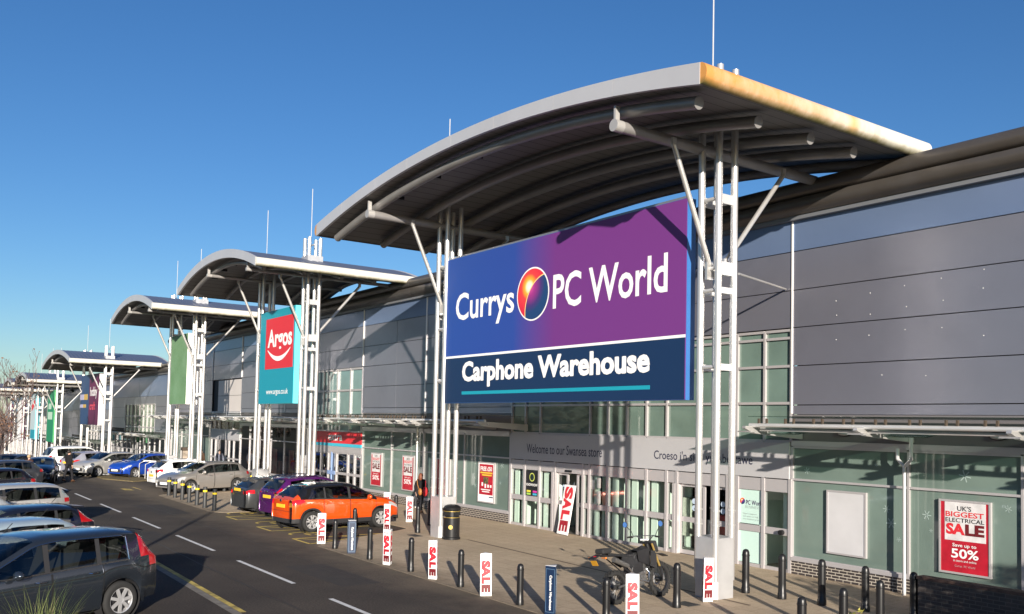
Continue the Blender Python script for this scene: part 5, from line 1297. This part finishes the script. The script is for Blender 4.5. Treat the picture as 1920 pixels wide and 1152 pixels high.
for x, y, r, l in ((-26.15,-8.66,-15,'sale box leftmost in the front row, over the rear wheel of the orange car'),(-21.52,-8.75,-70,'sale box showing two printed faces, right of the navy square box'),
    (-19.04,-8.79,-65,'sale box showing two faces, third along the front row toward the camera'),(-16.68,-8.86,-30,'sale box left of the navy three sided box, single face showing'),
    (-12.95,-7.95,-35,'largest sale box, standing in front of the motorcycle'),(-13.78,-4.98,-12,'sale box leaning its face at the corner of the metal pedestal'),
    (-27.97,-5.41,-60,'sale box in front of the orange car front wheel, behind another sale box'),(-30.4,-3.25,-18,'sale box just left of the woman in black'),
    (-32.6,-3.05,-25,'sale box far back between the orange car bonnet and the window posters')):
    put_s(x, y, r, l, 1.0 if y < -8 else 1.02)
n1 = salebox('navy square advert box with white border left of the double sale box', True, True); n1.location = (-23.90,-8.70,.018); n1.rotation_euler = (0,0,R(-20))
n2 = salebox('navy three sided advert box at the bottom of the picture between two bollards', True, h=.97); n2.location = (-14.35,-8.82,.018); n2.rotation_euler = (0,0,R(-72))
# leaning board in the doorway
t = thing('sale_board', 'tall white sale board leaning in the open store doorway', 'sign board', (-24.55,-.32,.018))
o_ = Vector((-24.88,-.42,.04)); r_ = Vector((.62,-.05,.0)).normalized(); u_ = Vector((.045,.16,1)).normalized(); nn = r_.cross(u_)
b = MB(); b.obox(o_+r_*.33+u_*.86, r_*.33, nn*.012, u_*.86); b.build('board', white_p, t)
fr = (o_+u_*1.66+nn*.016+r_*.33, -u_, r_)
for s_, m_, a, c in (('S',red_m,0,.44),('A',red_m,.40,.80),('L',red_m,.82,1.16),('E',mat('sale_mid', (.42,.015,.03), .5),1.18,1.56)): text('lettering', s_, m_, t, (a,c,-.25,.25), frame=fr, bold=.06)
st = MB()
for k in (.18, .50): st.tube([tuple(o_+r_*k+u_*0+nn*-.03), tuple(o_+r_*k+u_*1.84-nn*.03)], .012, 8)
st.build('stand', chrome, t)
# litter bin
t = thing('litter_bin', 'black cylindrical litter bin with gold bands beside the left pedestal', 'bin', (-25.35,-4.45,.018))
gold = mat('bin_gold', (.50,.36,.10), .4, .6); r = .27
b = MB(); b.lathe([(0,0),(r+.03,0),(r+.03,.06),(r,.08),(r,.72),(r-.03,.74),(r-.03,.93),(r+.02,.95),(r+.03,1.02),(r-.02,1.08),(r*.5,1.12),(0,1.13)], 28, (-25.35,-4.45,.018)); b.build('body', black_m, t, smooth=45)
for z in (.70, .90):
    c = MB(); c.lathe([(r+.002,z),(r+.01,z+.004),(r+.01,z+.016),(r+.002,z+.02)], 28, (-25.35,-4.45,.018)); c.build('gold_band', gold, t)
o = MB()
for a in (R(-75), R(15), R(105), R(195)): o.obox((-25.35+(r-.02)*math.cos(a),-4.45+(r-.02)*math.sin(a),.85), (-math.sin(a)*.13,math.cos(a)*.13,0), (math.cos(a)*.012,math.sin(a)*.012,0), (0,0,.055))
o.build('aperture', seam_m, t)
o = MB(); a = R(-38); c_ = Vector((-25.35+(r+.004)*math.cos(a),-4.45+(r+.004)*math.sin(a),.42)); v_ = Vector((-math.sin(a),math.cos(a),0))
o.add([c_+v_*.07*math.cos(k*math.pi/8)+Vector((0,0,.07*math.sin(k*math.pi/8))) for k in range(16)], [tuple(range(16))]); o.build('emblem', gold, t)
# cycle stands, bay posts, manhole
h0 = None
for x, y, l in ((-60.4,-6.55,'white hooped cycle stand, left one of three beside the blue car'),(-59.0,-6.5,'white hooped cycle stand, middle one of three beside the blue car'),(-57.7,-6.45,'white hooped cycle stand, right one of three beside the blue car')):
    if h0 is None:
        h0 = MB(); h0.tube([(0,-.02,0),(0,-.02,.85),(.12,.25,1.02),(.2,.9,1.02),(.2,.98,.95),(.2,.98,0)], .03, 8); h0 = h0.build('cycle_stand', white_m, smooth=60); tag(h0, l, 'cycle stand', 'hooped cycle stands'); h0.location = (x, y, .05)
    else: c = h0.copy(); COL.objects.link(c); c.location = (x, y, .05); c['label'] = l
ps = MB(); ps.box(-57.9,-57.6,-4.3,-4.0,.0,1.75); o = ps.build('stone_post', mat('post_stone', (.36,.30,.24), .9, noise=(4,.5))); tag(o, 'rough tan post right of the cycle stands', 'post')
c = MB(); c.box(-57.95,-57.55,-4.35,-3.95,1.75,1.95); c.build('cap', rust, o, local=True)
mh = MB(); mh.box(-26.9,-26.35,-5.25,-4.95,.01,.024); tag(mh.build('drain_cover', mat('drain_iron', (.06,.06,.058), .6, .4)), 'dark metal drain cover in the paving left of the litter bin', 'drain cover')
mh = MB(); mh.box(-14.0,-13.55,-5.75,-5.4,.01,.024); tag(mh.build('drain_cover', mat('drain_iron', (.06,.06,.058), .6, .4)), 'dark metal drain cover in the paving below the metal pedestal', 'drain cover')
# low brick wall, lower right corner
wl = MB(); wl.box(-10.25, 5, -2.62, -2.40, -.1, .84); o = wl.build('brick_wall', brick_shaded); tag(o, 'low dark brick wall in shade at the lower right corner', 'wall')
cp = MB(); cp.box(-10.27, 5, -2.64, -2.38, .842, .905); cp.build('coping', mat('coping_brick', (.13,.075,.055), .8, noise=(6,.5)), o, local=True)
# ------------------------------------------------------------------ people
def skin_mesh(name, verts, edges, radii, m, parent, sub=1, root=0):
    me = bpy.data.meshes.new(name); me.from_pydata(verts, edges, []); o = bpy.data.objects.new(name, me); COL.objects.link(o)
    md = o.modifiers.new('skin', 'SKIN'); md.use_smooth_shade = True
    for i, v in enumerate(me.skin_vertices[0].data):
        rr = radii[i]; v.radius = rr if isinstance(rr, tuple) else (rr, rr); v.use_root = (i == root)
    s = o.modifiers.new('sub', 'SUBSURF'); s.levels = s.render_levels = sub
    dg = bpy.context.evaluated_depsgraph_get(); dg.update()
    m2 = bpy.data.meshes.new_from_object(o.evaluated_get(dg)); bpy.data.objects.remove(o); m2.materials.clear(); m2.materials.append(m)
    for p in m2.polygons: p.use_smooth = True
    c = bpy.data.objects.new(name, m2); COL.objects.link(c); c.parent = parent; return c
def person(label, loc, rot, coat, legs, hair, h=1.70, stride=.22, skirt=0., long_hair=False, shoe=(.03,.02,.015), bag=None, arms=.10):
    """faces local +y"""
    t = thing('person', label, 'person', loc, R(rot)); s = h/1.70; skin_ = mat('skin', (.50,.30,.22), .6)
    V = {'pel':(0,0,.93),'waist':(0,0,1.08),'chest':(0,.01,1.28),'neck':(0,0,1.44),'chin':(0,.03,1.50),'head':(0,.02,1.60),'crown':(0,0,1.68)}
    for sd, n in ((-1,'l'),(1,'r')):
        f = stride*sd
        V.update({'hip'+n:(.09*sd,0,.88),'kn'+n:(.10*sd,f*.62+.03,.50),'an'+n:(.095*sd,f-.05*(f < 0),.09+.06*(f < 0)),'toe'+n:(.10*sd,f+.14,.035+.02*(f < 0)),
                  'sh'+n:(.17*sd,0,1.40),'el'+n:(.235*sd,-f*.3-.02,1.13),'wr'+n:(.24*sd,-f*.5+arms,.90),'ha'+n:(.235*sd,-f*.5+arms+.03,.81)})
    E = [('pel','waist'),('waist','chest'),('chest','neck'),('neck','chin'),('chin','head'),('head','crown')]
    for n in 'lr': E += [('pel','hip'+n),('hip'+n,'kn'+n),('kn'+n,'an'+n),('an'+n,'toe'+n),('chest','sh'+n),('sh'+n,'el'+n),('el'+n,'wr'+n),('wr'+n,'ha'+n)]
    Rd = {'pel':(.13,.10),'waist':(.12,.09),'chest':(.15,.10),'neck':.055,'chin':.062,'head':(.078,.095),'crown':.05}
    for n in 'lr': Rd.update({'hip'+n:.085,'kn'+n:.058,'an'+n:.042,'toe'+n:.038,'sh'+n:.058,'el'+n:.043,'wr'+n:.030,'ha'+n:.035})
    def sub(keys, grow=0., over={}):
        ks = [k for k in keys]; ix = {k: i for i, k in enumerate(ks)}
        vs = [tuple(c*s for c in V[k]) for k in ks]; es = [(ix[a], ix[b]) for a, b in E if a in ix and b in ix]; rs = []
        for k in ks:
            r = over.get(k, Rd[k]); r = r if isinstance(r, tuple) else (r, r); rs.append(((r[0]+grow)*s, (r[1]+grow)*s))
        return vs, es, rs
    vs, es, rs = sub(list(V)); skin_mesh('body', vs, es, rs, skin_, t)
    vs, es, rs = sub(['pel']+[k+n for n in 'lr' for k in ('hip','kn','an')], .016); skin_mesh('trousers', vs, es, rs, legs, t)
    V['hem'] = (0,0,.93-.30*skirt-.05); Rd['hem'] = (.16+.05*skirt,.13+.04*skirt); E.append(('hem','pel'))
    vs, es, rs = sub(['chest','waist','pel','hem']+[k+n for n in 'lr' for k in ('sh','el','wr')], .028, {'pel':(.15,.115),'neck':.075}); skin_mesh('coat', vs, es, rs, coat, t)
    hb = MB(); hb.ball((0,-.012*s,1.625*s), (.095*s,.108*s,.095*s), 14, 10)
    if long_hair: hb.ball((0,-.055*s,1.54*s), (.105*s,.07*s,.14*s), 14, 10)
    hb.build('hair', hair, t, smooth=60, local=True)
    fc = MB(); fc.ball((0,.115*s,1.585*s), (.014*s,.022*s,.024*s), 8, 6); fc.build('nose', skin_, t, smooth=60, local=True)
    ey = MB()
    for sd in (-1, 1): ey.ball((.033*s*sd,.098*s,1.612*s), (.011*s,.008*s,.008*s), 8, 6)
    ey.build('eyes', black_p, t, local=True)
    for n, sd in (('l',-1),('r',1)):
        q = V['toe'+n]; a = V['an'+n]; sh = MB(); sh.tube([(a[0]*s,(a[1]-.06)*s,max(.035,a[2]-.05)*s),(a[0]*s,a[1]*s,max(.05,a[2]-.02)*s),(q[0]*s,q[1]*s,q[2]*s)], [.04*s,.052*s,.036*s], 8); sh.build('shoe', mat('shoe_brown', shoe, .5), t, smooth=60, local=True)
        hd = V['ha'+n]
        fg = MB()
        for k in range(4): fg.tube([((hd[0]+.006*sd)*s,(hd[1]-.026+.017*k)*s,hd[2]*s),(hd[0]*s,(hd[1]-.022+.017*k)*s,(hd[2]-.05-.012*(k in (1,2)))*s),((hd[0]-.015*sd)*s,(hd[1]-.018+.015*k)*s,(hd[2]-.08-.012*(k in (1,2)))*s)], .008*s, 6)
        fg.tube([(hd[0]*s,(hd[1]+.03)*s,(hd[2]+.03)*s),((hd[0]-.02*sd)*s,(hd[1]+.055)*s,(hd[2]-.02)*s)], .009*s, 6)
        fg.build('fingers', skin_, t, smooth=60, local=True)
    return t
def cloth(n, c): return mat('cloth_'+n, c, .9, 0, .2, noise=(18,.25))
blackc = cloth('black', (.014,.013,.014)); darkl = cloth('leggings', (.02,.02,.024)); brownh = mat('hair_auburn', (.16,.045,.018), .6); darkh = mat('hair_dark', (.02,.014,.01), .6)
wom = person('woman in black flared coat with auburn hair walking toward the shops with shoulder bags', (-32.9,-1.35,.018), 28, blackc, darkl, brownh, 1.66, -.2, 1.0, True, (.10,.045,.02))
def onback(label, cat, name, c, sz, m, strap):
    b = MB(); b.ball((0,0,0), sz, 14, 10); o = b.build(name, m, smooth=60); o.location = c; tag(o, label, cat)
    s_ = MB(); s_.tube([tuple(Vector(p)-Vector(c)) for p in strap], .014, 6); s_.build('strap', m, o, local=True)
fw = Matrix.Rotation(R(28), 3, 'Z')
def pw(x, y, z): v = fw @ Vector((x,y,0)); return (-32.9+v.x, -1.35+v.y, z+.018)
onback('tan leather shoulder bag on the back of the woman in black', 'bag', 'shoulder_bag', pw(.12,-.24,.92), (.13,.07,.15), mat('leather_tan', (.36,.15,.04), .5), [pw(-.12,-.12,1.42),pw(-.04,-.19,1.2),pw(.06,-.22,1.02)])
onback('red bag hanging at the right side of the woman in black', 'bag', 'red_bag', pw(.30,-.14,.93), (.09,.12,.20), mat('bag_red', (.50,.02,.03), .5), [pw(.24,-.02,1.38),pw(.29,-.09,1.2),pw(.30,-.12,1.05)])
person('man in dark jacket walking past the left pedestal of the teal sign canopy', (-50.9,-1.9,.018), -60, blackc, darkl, darkh, 1.74)
person('man in brown jacket standing beside the green sign column', (-60.6,-2.3,.018), 40, cloth('brown', (.07,.04,.025)), darkl, darkh, 1.72, .1)
person('person in grey top near the doors of the pale panelled store', (-60.9,-1.0,.018), -90, cloth('grey', (.16,.17,.22)), darkl, darkh, 1.68, .1)
person('man in dark coat crossing the road toward the parked cars, back turned', (-56.6,-10.9,.0), 35, blackc, darkl, darkh, 1.80, .2)
person('stooping shopper in dark brown coat at the left edge of the road', (-53.6,-13.3,.0), 60, cloth('umber', (.05,.026,.022)), cloth('grey', (.16,.17,.22)), mat('hair_fair', (.40,.27,.15), .6), 1.66, .18)
person('shopper with pale coat and green bag far left among the parked cars', (-60.5,-14.3,.0), 80, cloth('pale', (.62,.52,.52)), cloth('green', (.25,.5,.12)), darkh, 1.66, .15)
person('distant shopper in black by the blue and maroon sign column', (-84.5,-6.2,-1.9), 100, blackc, darkl, mat('hair_fair', (.40,.27,.15), .6), 1.75, .15)
person('distant shopper with red sleeve walking near the lower store', (-80.5,-3.5,-1.85), 60, cloth('wine', (.16,.02,.03)), darkl, darkh, 1.75, .15)
# ------------------------------------------------------------------ trees, shrubs, grass
bark = mat('bark', (.15,.12,.105), .9, 0, .2, noise=(6,.4))
twigm = mat('twig', (.13,.10,.095), .9, 0, .2)
def branches(mb, p, d, L, r, depth, rng, spread=.5, up=.12, thin=.0022, ends=None):
    n = 4; pts = [p]; q = p; dd = d
    for i in range(n):
        dd = (dd + Vector((rng.uniform(-1,1), rng.uniform(-1,1), rng.uniform(-.6,1)))*.16 + Vector((0,0,up*.3))).normalized(); q = q + dd*L/n; pts.append(q)
    mb.tube(pts, [max(thin, r*(1-.45*i/n)) for i in range(n+1)], 5 if depth < 3 else 3, False)
    if ends is not None and depth <= 1: ends.append((q, dd))
    if depth == 0: return
    for k in range(rng.choice((2,3,3))):
        i = rng.randint(2, n); a = rng.uniform(0, 6.28); ax = dd.cross(Vector((math.cos(a), math.sin(a), .3))).normalized()
        branches(mb, pts[i], (dd + ax*rng.uniform(spread*.7, spread*1.5)).normalized(), L*rng.uniform(.6,.82), r*.56, depth-1, rng, spread, up, thin, ends)
def bare_tree(label, loc, h, seed, n0=4, depth=6, leaves=0, lean=(0,0,0), grp='bare trees at the left edge', r0=.14):
    t = thing('bare_tree', label, 'tree', loc, 0, grp); rng = random.Random(seed); o = Vector(loc)
    tr = MB(); top = o + Vector(lean) + Vector((0,0,h*.30)); tr.tube([o - Vector((0,0,.2)), o + Vector((.03,.02,h*.15)), top], [r0,r0*.85,r0*.7], 8); tr.build('trunk', bark, t, smooth=60)
    mb = MB(); ends = []
    for k in range(n0):
        a = 6.28*k/n0 + rng.uniform(-.4,.4); branches(mb, top, Vector((math.cos(a)*.55, math.sin(a)*.55, 1)).normalized(), h*.27, r0*.5, depth-1, rng, .55, .15, .010, ends)
    mb.build('crown', twigm, t)
    if leaves:
        lf = MB()
        for q, d in ends:
            if rng.random() < leaves:
                s_ = rng.uniform(.04,.10); u = Vector((rng.uniform(-1,1),rng.uniform(-1,1),rng.uniform(-1,1))).normalized()*s_; v = u.cross(Vector((rng.uniform(-1,1),rng.uniform(-1,1),.5))).normalized()*s_*.8
                lf.add([q-u, q-v, q+u, q+v], [(0,1,2,3)])
        if lf.v: lf.build('leaves', mat('dead_leaf', (.16,.085,.05), .9), t)
    return t
bare_tree('leafless tree with thin upward twigs at the left edge against the sky', (-70.5,-13.25,-1.0), 9.2, 5, 4, 5, .25)
bare_tree('dense leafless bush with brown leaves under the bare tree, left edge', (-64,-13.75,-.3), 4.4, 9, 7, 5, .6, grp='bare trees at the left edge', r0=.10)
bare_tree('brown twiggy tree behind the parked cars, left of the distant banners', (-76,-13.2,-1.6), 6.2, 21, 6, 5, .6, r0=.10)
bare_tree('brown thicket farther back on the left edge of the road', (-90,-12.6,-2.2), 7.2, 33, 7, 5, .6, r0=.12)
# shrubs and grass on the bank below the camera
def blades(mb, c, n, L, rng, w0=.006, droop=.6, spread=.5):
    for k in range(n):
        a = rng.uniform(0, 6.28); l = L*rng.uniform(.55,1.1); out = rng.uniform(.05, spread); p = Vector(c) + Vector((rng.uniform(-.12,.12), rng.uniform(-.12,.12), 0))
        d = Vector((math.cos(a)*out, math.sin(a)*out, 1)).normalized(); sd = Vector((-math.sin(a), math.cos(a), 0))*w0*rng.uniform(.6,1.3); pts = []
        for i in range(7):
            pts.append(p.copy()); p = p + d*l/6; d = (d + Vector((math.cos(a)*.12*droop*i*.5, math.sin(a)*.12*droop*i*.5, -.05*droop*i))).normalized()
        vs = []; fs = []
        for i, q in enumerate(pts): s_ = 1-i/6.3; vs += [q-sd*s_, q+sd*s_]
        for i in range(6): fs.append((2*i, 2*i+1, 2*i+3, 2*i+2))
        mb.add(vs, fs)
rng = random.Random(4)
g = MB(); blades(g, (-10.85,-18.50,.92), 260, 1.05, rng); blades(g, (-10.7,-18.4,.92), 120, .8, rng, spread=.9)
o = g.build('grass_tuft', mat('grass_green', (.085,.125,.03), .6, 0, .3, noise=(3,.5,(.26,.25,.09)))); tag(o, 'green ornamental grass tuft in front of the dark grey off roader', 'grass tuft')
d = MB(); blades(d, (-10.85,-18.50,.92), 50, .9, rng, .005, .8, .7); d.build('dry_blade', mat('grass_straw', (.38,.30,.16), .7), o, local=True)
def leafball(mb, c, R3, n, rng, s0=.05):
    for k in range(n):
        v = Vector((rng.gauss(0,1), rng.gauss(0,1), rng.gauss(0,1))).normalized()*rng.uniform(.45,1.)**.5; q = Vector(c)+Vector((v.x*R3[0], v.y*R3[1], v.z*R3[2]))
        u = Vector((rng.uniform(-1,1),rng.uniform(-1,1),rng.uniform(-.6,1))).normalized(); w2 = u.cross(Vector((rng.uniform(-1,1),rng.uniform(-1,1),rng.uniform(-1,1)))).normalized(); s_ = s0*rng.uniform(.6,1.3)
        mb.add([q-u*s_, q-w2*s_*.45, q+u*s_, q+w2*s_*.45], [(0,1,2,3)])
leafm = mat('leaf_green', (.075,.11,.03), .5, 0, .4, noise=(2.5,.5,(.15,.17,.05)))
def shrub(label, c, R3, n, seed, s0=.05, m=None, grp=None):
    t = thing('shrub', label, 'shrub', (c[0],c[1],c[2]-R3[2]), 0, grp); r_ = random.Random(seed); mb = MB(); leafball(mb, c, R3, n, r_, s0); mb.build('foliage', m or leafm, t)
    s_ = MB()
    for k in range(9):
        a = 6.28*k/9; s_.tube([(c[0],c[1],c[2]-R3[2]), (c[0]+R3[0]*.4*math.cos(a),c[1]+R3[1]*.4*math.sin(a),c[2]), (c[0]+R3[0]*.7*math.cos(a+.3),c[1]+R3[1]*.7*math.sin(a+.3),c[2]+R3[2]*.5)], [.02,.013,.006], 5)
    s_.build('stem', bark, t)
shrub('small yellow green leaf tips poking up at the bottom edge below the drainpipe', (-6.86,-9.75,1.32), (.16,.16,.24), 70, 2, .05, mat('leaf_yellow', (.34,.31,.06), .5))
shrub('low pale leaved plant at the bottom edge left of the leaf tips', (-7.55,-10.2,1.18), (.25,.2,.16), 120, 6, .05, mat('leaf_pale', (.22,.25,.18), .6))
shrub('dark shrub against the brick wall at the lower right corner', (-6.9,-3.35,.75), (.8,.4,.55), 900, 8, .05)
# tall planting and a lamp column just outside the frame: they cast the shade seen in it
for k, (x, y, z) in enumerate(((5.2,-7.2,2.4),(7.2,-7.8,2.4),(9.3,-8.4,2.4))):
    shrub('tall evergreen screen planting on the bank beside the brick wall', (x,y,z), (1.3,1.2,2.45), 2600, 40+k, .11, grp='evergreen screen planting')
for k, (x, y, z, s) in enumerate(((-3.3,-6.2,1.5,1.1),(-1.5,-6.6,1.7,1.2),(.4,-7.0,1.9,1.2),(2.4,-7.4,2.1,1.2))):
    shrub('laurel bush on the bank in front of the brick wall', (x,y,z), (s,s,1.3), 1700, 60+k, .08, grp='low laurels on the bank')
tl = MB(); tq = random.Random(77)   # wood along the far side of the car park, behind the photographer; seen only in reflections
for k in range(46):
    x = 40-5.2*k+tq.uniform(-1.5,1.5); hh = tq.uniform(3.2,5.5); leafball(tl, (x,-54+tq.uniform(-2,2),hh*.75), (3.2,2.2,hh*.8), 230, tq, .42)
kind(tl.build('distant_wood', mat('winter_wood', (.085,.065,.045), .9, 0, .2, noise=(.3,.5,(.05,.06,.03)))), 'stuff')
t = thing('lamp_column', 'tall lamp column on the bank whose thin shadow crosses the road', 'lamp post', (-11.9,-21.55,0))
p = MB(); p.tube([(-11.9,-21.55,-.1),(-11.9,-21.55,9)], [.085,.055], 10); p.build('column', galv, t, smooth=50)
p = MB(); p.tube([(-11.9,-21.55,8.9),(-11.6,-21.3,9.15),(-11.0,-20.8,9.2)], .035, 8); p.build('arm', galv, t, smooth=50)
p = MB(); p.obox((-10.75,-20.6,9.2), (.3,.24,0), (-.08,.1,0), (0,0,.06)); p.build('lantern', galv, t, bevel=.02)
